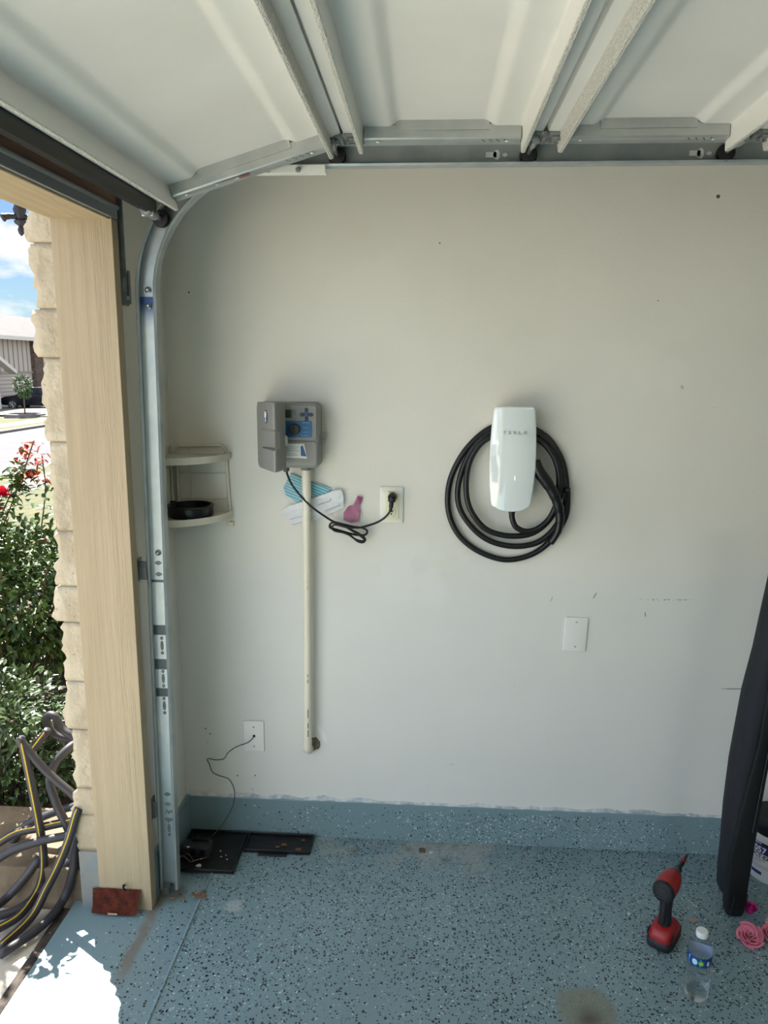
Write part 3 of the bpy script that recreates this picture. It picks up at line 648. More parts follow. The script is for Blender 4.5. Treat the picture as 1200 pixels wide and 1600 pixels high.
bm.faces.new(g[0][::-1]); bm.faces.new(g[-1]); bmesh.ops.recalc_face_normals(bm, faces=bm.faces[:]); cov = obj('cover', bm, m_cg, ctl, autos=25)
def fc(u, v_, d): return (-.512+FD.x*u+FN.x*d, -.146+FD.y*u+FN.y*d, v_)
bm = B(); prism(bm, [(-.4435, 1.438), (-.4345, 1.442), (-.4325, 1.456), (-.4345, 1.470), (-.4435, 1.474)], XZ, -.150, -.142, bev=.001); obj('cover_catch', bm, mat('catch_grey', (176, 176, 170), .4), cov)
def flat(name, pts, d, m): 
    bm = B(); prism(bm, pts, fc, d, d+.0012); return obj(name, bm, m, cov)
flat('emblem', [(.034+.0125*math.cos(R(k*24)), 1.531+.021*math.sin(R(k*24))) for k in range(15)], .0005, mat('emblem_grey', (70, 86, 98), .4))
flat('emblem_mark', [(.0295, 1.547), (.0385, 1.547), (.0415, 1.534), (.039, 1.527), (.029, 1.527), (.0265, 1.534)], .0018, m_white)
flat('emblem_mark', [(.0295, 1.525), (.0385, 1.525), (.034, 1.513)], .0018, m_white)
flat('emblem_mark', [(.024, 1.536), (.028, 1.536), (.028, 1.519), (.024, 1.524)], .0017, m_blue); flat('emblem_mark', [(.040, 1.536), (.044, 1.536), (.044, 1.524), (.040, 1.519)], .0017, m_blue)
bm = bx(-.464, -.448, -.070, -.045, 1.348, 1.364, bev=.002); obj('cord_grip', bm, m_blackg, ctl)
bm = B(); tube(bm, [(-.396, -.038, 1.372), (-.396, -.038, 1.352)], .0165, 16); obj('conduit_collar', bm, m_cg, ctl, autos=40)
# instruction card tucked in the lower panel
cd_ = thing('instruction_card', 'white printed card tucked in the lower panel of the grey controller', 'card', (-.42, -.09, 1.40))
ca = lambda u, v_, d: (u, d-.10*(v_-1.395)*0-.0, v_)
bm = B(); prism(bm, [(-.462, 1.441), (-.3925, 1.441), (-.3835, 1.3945), (-.462, 1.396)], ca, -.0850, -.0862); obj('card_sheet', bm, mat('card_white', (226, 228, 226), .5), cd_)
for i, z in enumerate((1.431, 1.4245, 1.418, 1.409, 1.4035)): obj('card_line', bx(-.460, -.4095-.006*(i % 2), -.0868, -.0863, z-.0005, z+.0005), mat('card_ink', (120, 124, 128), .6), cd_)
bm = B(); prism(bm, [(-.4035, 1.433), (-.3965, 1.436), (-.3855, 1.4005), (-.4030, 1.4025)], ca, -.0862, -.0870); obj('card_panel', bm, mat('card_blue', (54, 92, 140), .5), cd_)
# power cord with its bundled coil and plug
path = [(-.456, -.058, 1.352), (-.453, -.058, 1.338), (-.440, -.056, 1.306), (-.414, -.052, 1.270), (-.378, -.048, 1.232), (-.340, -.040, 1.202), (-.309, -.030, 1.180), (-.285, -.024, 1.172), (-.245, -.022, 1.162), (-.212, -.022, 1.158), (-.196, -.022, 1.148), (-.203, -.024, 1.135), (-.235, -.026, 1.135), (-.285, -.028, 1.148), (-.315, -.028, 1.158), (-.318, -.030, 1.170), (-.300, -.032, 1.176), (-.262, -.032, 1.160), (-.222, -.032, 1.140), (-.202, -.032, 1.124), (-.207, -.034, 1.112), (-.226, -.036, 1.115), (-.252, -.036, 1.135), (-.292, -.036, 1.150), (-.318, -.036, 1.160),
        (-.312, -.038, 1.176), (-.284, -.040, 1.174), (-.245, -.040, 1.152), (-.210, -.040, 1.130), (-.206, -.040, 1.118), (-.230, -.042, 1.122), (-.262, -.042, 1.142), (-.300, -.042, 1.150), (-.311, -.044, 1.162), (-.298, -.046, 1.172), (-.262, -.046, 1.165), (-.222, -.042, 1.163), (-.190, -.036, 1.170), (-.160, -.032, 1.181), (-.138, -.034, 1.196), (-.124, -.038, 1.212), (-.118, -.040, 1.226)]
obj('power_cord', tube(B(), spline(path, 6), .0036, 8), m_cable, ctl, smooth=True)
bm = B(); tube(bm, spline([(-.1185, -.040, 1.218), (-.1165, -.040, 1.234), (-.1145, -.039, 1.252), (-.1135, -.036, 1.262)], 5), [.0055]*5+[.0075]*5+[.0125]*5+[.0135], 14); lathe(bm, [(.0145, 0), (.0150, .010), (.0140, .024), (.010, .029)], TR((-.1135, -.008, 1.2625), 'y'), 20)
obj('power_plug', bm, m_blackg, ctl, autos=45)

# ------------------------------------------------------------ outlet and cover plates
m_cream = mat('cream_receptacle', (232, 228, 196), .4); m_pl = mat('cover_plate_white', (224, 224, 214), .4); m_pl2 = mat('cover_plate_painted', (226, 226, 220), .5)
o_ = thing('power_outlet', 'cream duplex power outlet in a white plate with a black plug', 'outlet', (-.117, 0, 1.234))
bm = B(); prism(bm, rrect(-.156, -.078, 1.173, 1.295, .003), XZ, -.0005, -.0065, bev=.003); obj('cover_plate', bm, m_pl, o_, autos=40)
bm = B(); prism(bm, rrect(-.139, -.0935, 1.182, 1.283, .003), XZ, -.0065, -.0085, bev=.001); rc = obj('receptacle', bm, m_cream, o_, autos=40)
for x, z, h in ((-.112, 1.214, .007), (-.121, 1.214, .006)): obj('socket_slot', bx(x-.0012, x+.0012, -.0092, -.0080, z-h/2, z+h/2), m_dark, rc)
obj('ground_hole', oval(B(), -.1165, 1.2045, .005, .005, -.0085), m_dark, rc)
bm = tube(B(), [(-.1165+.0145*math.cos(R(t)), -.0087, 1.210+.0165*math.sin(R(t))) for t in range(-70, 80, 10)], .0005, 5); obj('socket_outline', bm, m_ink, rc)
obj('print_line', bx(-.128, -.107, -.0092, -.0085, 1.277, 1.2795), mat('outlet_print', (120, 118, 88), .6), rc)
o_ = thing('blank_cover_plate', 'blank white wall plate below and right of the coiled cable', 'wall plate', (.508, 0, .80))
bm = B(); prism(bm, rrect(-.038, .038, -.060, .060, .003), XZ, -.0005, -.0065, bev=.0025)
bmesh.ops.transform(bm, matrix=Matrix.Translation((.510, 0, .8015)) @ Matrix.Rotation(R(1.7), 4, 'Y'), verts=bm.verts); obj('plate', bm, m_pl2, o_, autos=40)
for z in (.845, .758): obj('screw', lathe(B(), [(.0034, 0), (.0030, .0014)], TR((.511, -.0063, z), 'y'), 12), mat('screw_painted', (170, 172, 168), .5), o_)
o_ = thing('phone_plate', 'white wall plate low on the wall with a thin wire leaving its hole', 'wall plate', (-.60, 0, .384))
bm = B(); prism(bm, rrect(-.637, -.563, .325, .443, .003), XZ, -.0005, -.0062, bev=.0025); obj('plate', bm, m_pl2, o_, autos=40)
for z in (.420, .346): obj('screw', lathe(B(), [(.0034, 0), (.0030, .0014)], TR((-.600, -.0060, z), 'y'), 12), mat('screw_grey', (150, 152, 148), .5), o_)
obj('wire_hole', lathe(B(), [(.0052, 0), (.0048, .0008)], TR((-.599, -.0062, .386), 'y'), 16), m_dark, o_)
path = [(-.599, -.004, .386), (-.601, -.012, .382), (-.618, -.016, .366), (-.650, -.020, .354), (-.671, -.022, .343), (-.692, -.024, .325), (-.706, -.026, .304), (-.735, -.028, .300), (-.758, -.030, .305), (-.765, -.030, .300), (-.757, -.032, .284), (-.748, -.034, .258), (-.728, -.034, .244), (-.700, -.034, .236), (-.684, -.034, .226), (-.670, -.036, .196), (-.667, -.040, .165), (-.676, -.05, .125), (-.700, -.068, .082), (-.722, -.08, .055), (-.742, -.10, .040), (-.752, -.125, .034)]
w_ = obj('thin_wire', tube(B(), spline(path, 5), .0016, 6), mat('wire_dark', (56, 54, 46), .6), None, smooth=True); tag(w_, 'thin dark wire kinked down the wall from the low wall plate to the black tray', 'wire')

# ------------------------------------------------------------ conduit pipe
m_pvc = mat('pvc_cream', (228, 222, 202), .4, rgb2=(222, 216, 196), scale=10)
cp = thing('conduit_pipe', 'cream plastic conduit pipe dropping from the grey controller', 'pipe', (-.396, -.02, .34))
obj('pipe', tube(B(), [(-.3945, -.038, 1.351), (-.3945, -.038, 1.275), (-.401, -.034, .37)], .0138, 20), m_pvc, cp, autos=40)
obj('coupling', tube(B(), [(-.3945, -.038, 1.351), (-.3945, -.038, 1.262)], .0150, 20), m_pvc, cp, autos=40)
bm = tube(B(), spline([(-.4012, -.034, .392), (-.4018, -.034, .368), (-.4015, -.024, .352), (-.4005, -.004, .343)], 6), [.0150]*7+[.016]*12, 18); obj('elbow', bm, m_pvc, cp, autos=50)
m_pmark = mat('pipe_print', (70, 72, 70), .6)
for z, h in ((1.0, .016), (.975, .010), (.955, .014), (.64, .010), (.62, .012), (.50, .03), (.455, .018), (.425, .024)):
    obj('pipe_print', bx(-.3925-(1.35-z)*.0065, -.3905-(1.35-z)*.0065, -.0500, -.0455, z-h/2, z+h/2), m_pmark, cp)
bm = B()
rr = random.Random(4); pts = [(-.384+.020*math.cos(R(t))*(1+.4*rr.random()), .362+.022*math.sin(R(t))*(1+.3*rr.random())) for t in range(0, 360, 24)]
prism(bm, pts, XZ, -.0012, 0); struct(obj('trim_10', bm, mat('torn_drywall_hole', (92, 86, 74), .9, rgb2=(130, 120, 104), scale=60)))
# nail holes and a torn anchor in the wall
for x, z, r in ((.853, 2.192, .006), (.024, 2.060, .0025), (-.772, 1.911, .003), (.70, 1.89, .002), (-.776, .405, .003), (-.76, .385, .003), (-.665, .225, .003), (-.60, .228, .003), (-.77, .35, .002)):
    o2 = obj('trim_11', lathe(B(), [(r, 0), (r*.7, .0012)], TR((x, 0, z), 'y'), 9), mat('nail_hole', (104, 102, 94), .9)); struct(o2)

# ------------------------------------------------------------ papers and packets stuck behind the pipe
def sheet(name, pts, y, m, parent, th=.0012, wob=.004, seed=0, tilt=(0, 0)):
    bm = B(); c = Vector((sum(p[0] for p in pts)/len(pts), 0, sum(p[1] for p in pts)/len(pts)))
    top = []; bot = []
    def dep(x, z): return y-abs(wob*noise.noise(Vector((x*28, z*28, seed)))*2)-tilt[0]*(x-c.x)-tilt[1]*(z-c.z)
    # fan grid: rings towards the centre
    rings = []
    for k in range(7):
        f = 1-k/6.5; rings.append([bm.verts.new((c.x+(p[0]-c.x)*f, dep(c.x+(p[0]-c.x)*f, c.z+(p[1]-c.z)*f), c.z+(p[1]-c.z)*f)) for p in pts])
    n_ = len(pts)
    for a_, b_ in zip(rings, rings[1:]):
        for i in range(n_): bm.faces.new((a_[i], a_[(i+1) % n_], b_[(i+1) % n_], b_[i]))
    bm.faces.new(rings[-1]); bmesh.ops.recalc_face_normals(bm, faces=bm.faces[:])
    bmesh.ops.solidify(bm, geom=bm.faces[:], thickness=th); return obj(name, bm, m, parent, autos=30)
def dens(pts, n=5):
    out = []
    for (a0, b0), (a1, b1) in zip(pts, pts[1:]+pts[:1]):
        for k in range(n): out.append((a0+(a1-a0)*k/n, b0+(b1-b0)*k/n))
    return out
m_film = mat('clear_film', (230, 240, 240), .12, Transmission_Weight=.5, Alpha=.12, IOR=1.1)
pk = thing('blue_packet', 'pleated blue packet in clear film tucked behind the cream pipe', 'packet', (-.40, -.01, 1.28))
m_pleat = mat('pleated_blue', (84, 150, 168), .5)
n, l, b = nodes(m_pleat); v, s = xyz(m_pleat)
q = n.new('ShaderNodeMapping'); q.inputs['Rotation'].default_value = (0, R(-22), 0); l.new(v, q.inputs[0]); s2 = n.new('ShaderNodeSeparateXYZ'); l.new(q.outputs[0], s2.inputs[0])
pw = M_(m_pleat, 'PINGPONG', M_(m_pleat, 'ADD', s2.outputs[2], 3.0), .0045); bp = n.new('ShaderNodeBump'); bp.inputs['Strength'].default_value = 1; bp.inputs['Distance'].default_value = .02; l.new(pw, bp.inputs['Height']); l.new(bp.outputs[0], b.inputs['Normal'])
over(m_pleat, ss(m_pleat, pw, .0010, .0040), (150, 206, 216))
sheet('pleated_mask', dens([(-.452, 1.334), (-.318, 1.286), (-.330, 1.270), (-.395, 1.252), (-.430, 1.236), (-.470, 1.262), (-.476, 1.286)]), -.004, m_pleat, pk, th=.003, seed=2)
sheet('clear_wrap', dens([(-.448, 1.338), (-.400, 1.30), (-.425, 1.228), (-.450, 1.228), (-.484, 1.262), (-.482, 1.280)]), -.009, m_film, pk, th=.0006, wob=.006, seed=5)
pp = thing('folded_leaflet', 'crumpled white folded leaflet tucked behind the cream pipe', 'paper', (-.38, -.015, 1.2))
m_paper = mat('paper_white', (226, 228, 228), .6, rgb2=(214, 216, 218), scale=30)
sheet('leaflet_back', dens([(-.462, 1.192), (-.445, 1.156), (-.376, 1.176), (-.277, 1.222), (-.272, 1.255), (-.34, 1.25)]), -.008, m_paper, pp, wob=.003, seed=1)
sheet('leaflet_middle', dens([(-.468, 1.197), (-.452, 1.166), (-.38, 1.19), (-.276, 1.236), (-.276, 1.262), (-.36, 1.24)]), -.011, m_paper, pp, wob=.003, seed=4)
sheet('leaflet_front', dens([(-.484, 1.207), (-.46, 1.225), (-.38, 1.252), (-.306, 1.281), (-.284, 1.284), (-.275, 1.262), (-.277, 1.246), (-.36, 1.212), (-.44, 1.196), (-.478, 1.194)]), -.0125, m_paper, pp, wob=.004, seed=7)
for a_, b_ in (((-.36, 1.232), (-.318, 1.247)), ((-.455, 1.181), (-.40, 1.196)), ((-.335, 1.213), (-.285, 1.234)), ((-.318, 1.247), (-.317, 1.255)), ((-.447, 1.163), (-.39, 1.178))):
    obj('fold_line', tube(B(), [(a_[0], -.0190, a_[1]), (b_[0], -.0190, b_[1])], .0007, 5), m_ink, pp)
pb = thing('pink_scoop_packet', 'clear bag holding a flat magenta plastic piece beside the leaflet', 'packet', (-.24, -.01, 1.21))
m_mag = mat('magenta_plastic', (176, 52, 118), .3, Transmission_Weight=.25)
sheet('magenta_piece', dens([(-.230, 1.262), (-.213, 1.257), (-.224, 1.225), (-.220, 1.209), (-.227, 1.176), (-.250, 1.171), (-.276, 1.182), (-.275, 1.206), (-.262, 1.225), (-.244, 1.230)], 3), -.004, m_mag, pb, th=.004, wob=.002, seed=3)
for a_, b_ in (((-.262, 1.225), (-.250, 1.232)), ((-.245, 1.176), (-.250, 1.190)), ((-.238, 1.190), (-.244, 1.178)), ((-.226, 1.255), (-.238, 1.226))):
    obj('moulded_line', tube(B(), [(a_[0], -.0105, a_[1]), (b_[0], -.0105, b_[1])], .0009, 5), mat('magenta_dark', (120, 30, 80), .4), pb)
sheet('clear_bag', dens([(-.286, 1.277), (-.232, 1.268), (-.208, 1.20), (-.219, 1.172), (-.273, 1.176), (-.311, 1.199)]), -.012, m_film, pb, th=.0006, wob=.008, seed=8)

# ------------------------------------------------------------ corner shelf with its black ring
m_shelf = mat('ivory_shelf', (216, 210, 192), .5, rgb2=(206, 200, 182), scale=12)
cs = thing('corner_shelf', 'small ivory two tier corner shelf in the left wall corner', 'shelf', (-.855, 0, 1.16))
def quarter(r, n_=16, x0=XC+.006, y0=-.006):
    return [(x0, y0)]+[(x0+r*math.cos(R(-90*k/n_)), y0+r*math.sin(R(-90*k/n_))) for k in range(n_+1)]
for z in (1.385, 1.190):
    bm = B(); prism(bm, quarter(.196), XY, z, z+.010, bev=.002); sh = obj('shelf_tier', bm, m_shelf, cs, autos=40)
    bm = B(); q_ = quarter(.196)[1:]; rings = []
    for (x, y) in q_: 
        d = Vector((x-XC, y, 0)).normalized(); rings.append([bm.verts.new((x+d.x*a_, y+d.y*a_, z+h)) for a_, h in ((-.004, -.006), (.002, -.006), (.003, .016), (-.002, .016))])
    for a_, b_ in zip(rings, rings[1:]):
        for i in range(4): bm.faces.new((a_[i], a_[(i+1) % 4], b_[(i+1) % 4], b_[i]))
    bm.faces.new(rings[0]); bm.faces.new(rings[-1][::-1]); bmesh.ops.recalc_face_normals(bm, faces=bm.faces[:]); obj('rim', bm, m_shelf, sh)
fr = [(-.835, -.006, 1.19), (-.832, -.006, 1.40), (-.824, -.006, 1.421), (-.685, -.006, 1.424), (-.672, -.006, 1.418), (-.667, -.006, 1.40), (-.660, -.006, 1.20), (-.662, -.006, 1.178), (-.668, -.006, 1.166), (-.668, -.006, 1.158)]
obj('wall_frame', tube(B(), fr, .0056, 8), m_shelf, cs, autos=50)
obj('wall_frame', tube(B(), [(XC+.006, -.02, 1.19), (XC+.006, -.02, 1.42), (XC+.006, -.17, 1.42), (XC+.006, -.17, 1.18)], .0042, 8), m_shelf, cs, autos=50)
obj('hook_foot', bx(-.672, -.648, -.010, -.001, 1.150, 1.166, bev=.002), m_shelf, cs)
for z in (1.33, 1.245): obj('cross_rail', tube(B(), [(-.83, -.006, z), (-.664, -.006, z)], .0020, 6), m_shelf, cs)
obj('cross_rail', tube(B(), [(-.79, -.006, 1.19), (-.79, -.006, 1.42)], .0020, 6), m_shelf, cs)
rg_ = thing('black_plastic_ring', 'black plastic ring with raised tabs on the lower tier of the ivory shelf', 'plastic ring', (-.765, -.085, 1.20))
bm = lathe(B(), [(.052, 0), (.070, 0), (.073, .006), (.073, .030), (.076, .034), (.074, .037), (.066, .037), (.064, .010), (.052, .008)], TR((-.766, -.092, 1.2025)), 40, False, False); bm.faces.ensure_lookup_table()
obj('ring', bm, m_blackg, rg_, autos=40)
for k, (dx, dy, h) in enumerate(((-.045, -.035, .052), (.012, -.066, .018), (.058, .02, .02))):
    obj('tab', bx(-.766+dx-.008, -.766+dx+.010, -.092+dy-.004, -.092+dy+.004, 1.205, 1.205+h, bev=.001), m_blackg, rg_)
obj('inner_hub', tube(B(), [(-.825, -.092, 1.212), (-.707, -.092, 1.212)], .006, 8), m_blackg, rg_)

# ------------------------------------------------------------ black trays and debris on the floor
m_tray = mat('tray_black', (16, 15, 17), .4, rgb2=(26, 23, 24), scale=20, bump=.3)
rr = random.Random(11)
def tray(name, label, x0, x1, y0, y1, h, rim):
    t = thing(name, label, 'tray', ((x0+x1)/2, (y0+y1)/2, 0))
    bm = bx(x0, x1, y0, y1, .001, .005); obj('tray_base', bm, m_tray, t)
    bm = B(); box(bm, x0, x0+rim, y0, y1, .005, h, bev=.001); box(bm, x1-rim, x1, y0, y1, .005, h, bev=.001); box(bm, x0, x1, y0, y0+rim, .005, h, bev=.001); box(bm, x0, x1, y1-rim, y1, .005, h, bev=.001)
    obj('tray_rim', bm, m_blackg, t); return t
t1 = tray('black_tray', 'square black trap tray full of litter in the wall corner', -.835, -.625, -.235, -.016, .014, .005)
t2 = tray('black_tray', 'flat empty black tray with dry leaves beside the littered square tray', -.620, -.385, -.118, -.018, .014, .004)
obj('pull_tab', bx(-.565, -.465, -.135, -.118, .001, .006, bev=.001), m_blackg, t2)
ad = thing('plug_in_transformer', 'small dark box lying in the littered black corner tray', 'transformer', (-.76, -.15, 0))
obj('case', bx(-.828, -.728, -.165, -.115, .006, .045, bev=.004), mat('case_dark', (36, 38, 42), .5), ad)
for x in (-.785, -.752): obj('knob', lathe(B(), [(.011, 0), (.010, .006)], TR((x, -.165, .026), 'y'), 14), m_blackg, ad)
obj('terminal_strip', bx(-.80, -.74, -.13, -.118, .045, .052, bev=.001), m_blackg, ad)
def chip_at(x, y, z, r, m, label, cat, name='litter_chip', group=None, el=.35):
    bm = B(); n_ = rr.randint(5, 8); a0 = rr.random()*6
    pts = [(x+r*math.cos(a0+6.283*k/n_)*(.7+.5*rr.random()), y+r*.7*math.sin(a0+6.283*k/n_)*(.7+.5*rr.random())) for k in range(n_)]
    prism(bm, pts, XY, z, z+r*el); o2 = obj(name, bm, m); tag(o2, label, cat, group); return o2
m_chipw = mat('chip_white', (196, 198, 192), .8); m_chipb = mat('leaf_brown', (118, 84, 52), .9)
for (x, y, r) in ((-.752, -.208, .010), (-.755, -.172, .0045), (-.70, -.125, .004), (-.69, -.155, .0035), (-.675, -.145, .003), (-.665, -.168, .0035), (-.80, -.168, .007)):
    chip_at(x, y, .006 if x > -.79 else .046, r, m_chipw, 'pale chip of debris lying in the littered black corner tray', 'debris', group='pale chips in the corner tray')
for (x, y, r, lab) in ((-.485, -.075, .011, 'tan dry leaf scrap in the middle of the flat black tray'), (-.505, -.088, .008, 'grey leaf scrap left of the tan leaf in the flat black tray'), (-.42, -.045, .009, 'thin brown leaf scrap at the back right of the flat black tray'), (-.427, -.098, .013, 'curled rusty leaf scrap at the front right of the flat black tray')):
    chip_at(x, y, .006, r, m_chipb, lab, 'leaf', 'dry_leaf', el=.25)
for i in range(5):
    x = -.83+rr.random()*.12; y = -.20+rr.random()*.10; a_ = rr.random()*3
    o2 = obj('pine_needle', tube(B(), [(x, y, .012), (x+.03*math.cos(a_), y+.03*math.sin(a_), .02+.01*rr.random()), (x+.055*math.cos(a_+.3), y+.055*math.sin(a_+.3), .012)], .0010, 5), mat('needle_tan', (132, 120, 94), .9)); tag(o2, 'dry tan pine needle in the littered black corner tray', 'needle', 'dry needles in the corner tray')
chip_at(-.705, -.348, .001, .017, mat('cap_rust', (134, 94, 60), .8, rgb2=(90, 66, 48), scale=60), 'round rusty brown cap on the floor right of the track foot', 'cap', 'rusty_disc', el=.4)
chip_at(.008, -.068, .001, .015, mat('clod', (88, 74, 60), .95), 'small brown clod on the floor against the blue stem wall', 'debris', 'dirt_clod', el=.6)
chip_at(.04, -.075, .001, .009, m_chipw, 'pale flake on the floor beside the small brown clod', 'debris', 'pale_flake')
chip_at(.85, -.345, .001, .014, mat('petal_dusty', (160, 138, 134), .8), 'dusty pink petal scrap on the floor between the driver and the black leg', 'debris', 'petal_scrap', el=.3)
chip_at(.66, -.33, .001, .006, m_chipw, 'tiny white flake on the floor left of the red driver', 'debris', 'pale_flake')
for i, (x, y) in enumerate(((-.745, -.375), (-.77, -.345), (-.68, -.36), (-.73, -.34), (-.79, -.36), (-.70, -.325), (-.755, -.36))):
    chip_at(x, y, .001, .005+.004*rr.random(), mat('grit', (74+i*8, 70+i*6, 62+i*4), .9), 'small piece of grit on the floor around the track foot', 'grit', 'grit_piece', 'grit around the track foot', el=.6)
# rusty steel plate leaning at the jamb foot
rp = thing('rusty_plate', 'crumbling rusty red steel plate leaning against the beige jamb foot', 'rusty plate', (-.96, -.43, 0))
bm = B(); nx, nz_ = 22, 10; g = []
for j in range(nz_+1):
    row = []
    for i in range(nx+1):
        u = i/nx; w_ = j/nz_; xx = -1.025+.155*u+(.010*(1-w_) if u < .5 else -.006*(1-w_))-(.012*(.4-w_) if u < .1 and w_ < .4 else 0)
        if j == 0: zz = .002+.016*max(0, .25-u)+.012*max(0, u-.85)*3
        else: zz = .068*w_
        if j == nz_: zz += .004*noise.noise(Vector((i*.9, 2, 3)))
        row.append(bm.verts.new((xx, -.448+.034*w_+.004*noise.noise(Vector((u*14, w_*9, 1))), zz)))
    g.append(row)
for j in range(nz_):
    for i in range(nx): bm.faces.new((g[j][i], g[j][i+1], g[j+1][i+1], g[j+1][i]))
bmesh.ops.solidify(bm, geom=bm.faces[:], thickness=.004); obj('plate', bm, mat('rust_red', (124, 56, 34), .85, rgb2=(86, 36, 24), scale=40, bump=.8, bscale=90), rp, autos=50)
obj('flaked_edge', bx(-.965, -.935, -.4515, -.4495, .004, .010, bev=.0008), mat('flake_pale', (176, 150, 128), .9), rp)
sn = obj('bent_nail', tube(B(), spline([(-.922, -.413, .080), (-.922, -.424, .088), (-.918, -.428, .078), (-.916, -.424, .072)], 4), .003, 8), m_dark, None, smooth=True); tag(sn, 'bent dark nail sticking out of the jamb above the rusty plate', 'nail')

# ------------------------------------------------------------ impact driver
m_red = mat('tool_red', (142, 22, 26), .42, rgb2=(152, 26, 30), scale=30); m_tb = mat('tool_black', (22, 24, 28), .6, bump=.2, bscale=200)
dr = thing('impact_driver', 'red and black cordless impact driver standing on its battery', 'power tool', (.735, -.425, 0))
phi = math.atan2(.175, .125)       # pointing direction of the bit, away to the right
Td = Matrix.Translation((.735, -.430, 0)) @ Matrix.Rotation(phi, 4, 'Z')      # local +x is forward
def tl(p): return Td @ Vector(p)
def lb(name, m, *a, **k):
    bm = B(); box(bm, *a, **k); bmesh.ops.transform(bm, matrix=Td, verts=bm.verts); return obj(name, bm, m, dr, autos=40)
def loft(name, secs, m, n_=20, parent=None, sq=2.6, at=50):
    "secs: (cx, z, halfx, halfy)"
    bm = B(); rings = []
    for cx, z, hx, hy in secs:
        ring = []
        for k in range(n_):
            t = 2*math.pi*k/n_; c, s_ = math.cos(t), math.sin(t)
            ring.append(bm.verts.new(tl((cx+hx*math.copysign(abs(c)**(2/sq), c), hy*math.copysign(abs(s_)**(2/sq), s_), z))))
        rings.append(ring)
    for a_, b_ in zip(rings, rings[1:]):
        for i in range(n_): bm.faces.new((a_[i], a_[(i+1) % n_], b_[(i+1) % n_], b_[i]))
    bm.faces.new(rings[0][::-1]); bm.faces.new(rings[-1]); return obj(name, bm, m, parent or dr, autos=at)
bat = loft('battery', [(.006, .0, .058, .036), (.006, .004, .060, .038), (.006, .020, .060, .038), (.008, .026, .058, .037)], m_tb, sq=5)
loft('battery_top', [(.006, .026, .057, .036), (.004, .040, .055, .035), (.002, .055, .044, .030), (.0, .062, .030, .022)], m_red, sq=4, parent=bat)
for s_ in (-1, 1):
    for z in (.036, .042, .048): 
        bm = bx(-.048, -.020, s_*.0345-.001, s_*.0345+.001, z-.0012, z+.0012); bmesh.ops.transform(bm, matrix=Td, verts=bm.verts); obj('battery_vent', bm, m_tb, bat)
loft('handle', [(.0, .055, .026, .020), (.0, .075, .021, .017), (-.002, .110, .020, .0165), (.0, .140, .022, .0175), (.002, .165, .024, .020)], m_tb)
lb('handle_spine', m_tb, -.030, -.018, -.006, .006, .066, .160, bev=.003)
lb('trigger', m_red, .018, .030, -.007, .007, .125, .158, bev=.004)
hz = .188
def ring_tube(name, stations, m, parent=None):
    bm = B(); rings = []
    for x, r in stations: rings.append([bm.verts.new(tl((x, r*math.cos(R(18*k)), hz+r*1.08*math.sin(R(18*k))))) for k in range(20)])
    for a_, b_ in zip(rings, rings[1:]):
        for k in range(20): bm.faces.new((a_[k], b_[k], b_[(k+1) % 20], a_[(k+1) % 20]))
    bm.faces.new(rings[0]); bm.faces.new(rings[-1][::-1]); bmesh.ops.recalc_face_normals(bm, faces=bm.faces[:]); return obj(name, bm, m, parent or dr, autos=35)
ring_tube('motor_housing', [(-.040, .031), (-.020, .0325), (.010, .032), (.028, .029), (.040, .027)], m_red)
bc_ = ring_tube('rear_cap', [(-.052, .020), (-.050, .027), (-.044, .0315), (-.038, .0322)], m_tb)
for dz in (-.012, -.004, .004, .012):
    bm = bx(-.0545, -.0515, -.018+abs(dz)*.5, .018-abs(dz)*.5, hz+dz-.0012, hz+dz+.0012); bmesh.ops.transform(bm, matrix=Td, verts=bm.verts); obj('vent_slot', bm, mat('vent_grey', (66, 66, 68), .5), bc_)
ring_tube('nose_cone', [(.038, .027), (.046, .024), (.066, .017), (.074, .013), (.082, .0115), (.090, .011)], mat('nose_grey', (48, 48, 50), .45, .3))
ring_tube('bit_holder', [(.088, .0075), (.128, .0065), (.132, .0055)], m_blackg)
ring_tube('bit_band', [(.128, .0072), (.140, .0072)], m_red); ring_tube('driver_bit', [(.138, .0050), (.170, .0046), (.176, .0025)], m_blackg)
bm = tube(B(), spline([tl((-.030, .038, .010)), tl((-.040, .050, .014)), tl((-.036, .054, .040)), tl((-.022, .048, .052)), tl((-.012, .040, .044))], 5), .0016, 6)
obj('belt_hook', bm, m_galvd, dr)

# ------------------------------------------------------------ water bottle
m_pet = mat('clear_bottle', (238, 244, 246), .03, Transmission_Weight=1.0, IOR=1.16, Alpha=.75, Specular_IOR_Level=1.0)
m_water = mat('water', (240, 246, 248), .0, Transmission_Weight=1.0, IOR=1.2, Alpha=.5)
BX, BY = .762, -.630
wb = thing('water_bottle', 'small clear plastic water bottle with a blue label on the floor', 'bottle', (BX, BY, 0))
pr = [(.022, .001), (.029, .004), (.0305, .012)]
for k in range(9): pr += [(.0318, .018+k*.010), (.0278, .023+k*.010)]
pr = [(r, z*.94) for r, z in pr]
pr += [(.0318, .106), (.0320, .112), (.0310, .114), (.0310, .142), (.0322, .145), (.0320, .151), (.0290, .164), (.0220, .176), (.0145, .184), (.0130, .189), (.0130, .193)]
obj('bottle_shell', lathe(B(), pr, TR((BX, BY, 0)), 40, True, False), m_pet, wb, autos=60)
m_lab = mat('label_blue', (24, 58, 118), .35)
bm = lathe(B(), [(.0314, .114), (.0316, .1145), (.0316, .1415), (.0314, .142)], TR((BX, BY, 0)), 40, False, False); lb_ = obj('label', bm, m_lab, wb, autos=40)
def cyl(cx, cy, r, ang0):
    def f(x, y): t = ang0+x/r; return (cx+r*math.cos(t), cy+r*math.sin(t), y)
    return f
angc = math.atan2(-2.42-BY, 0-BX)
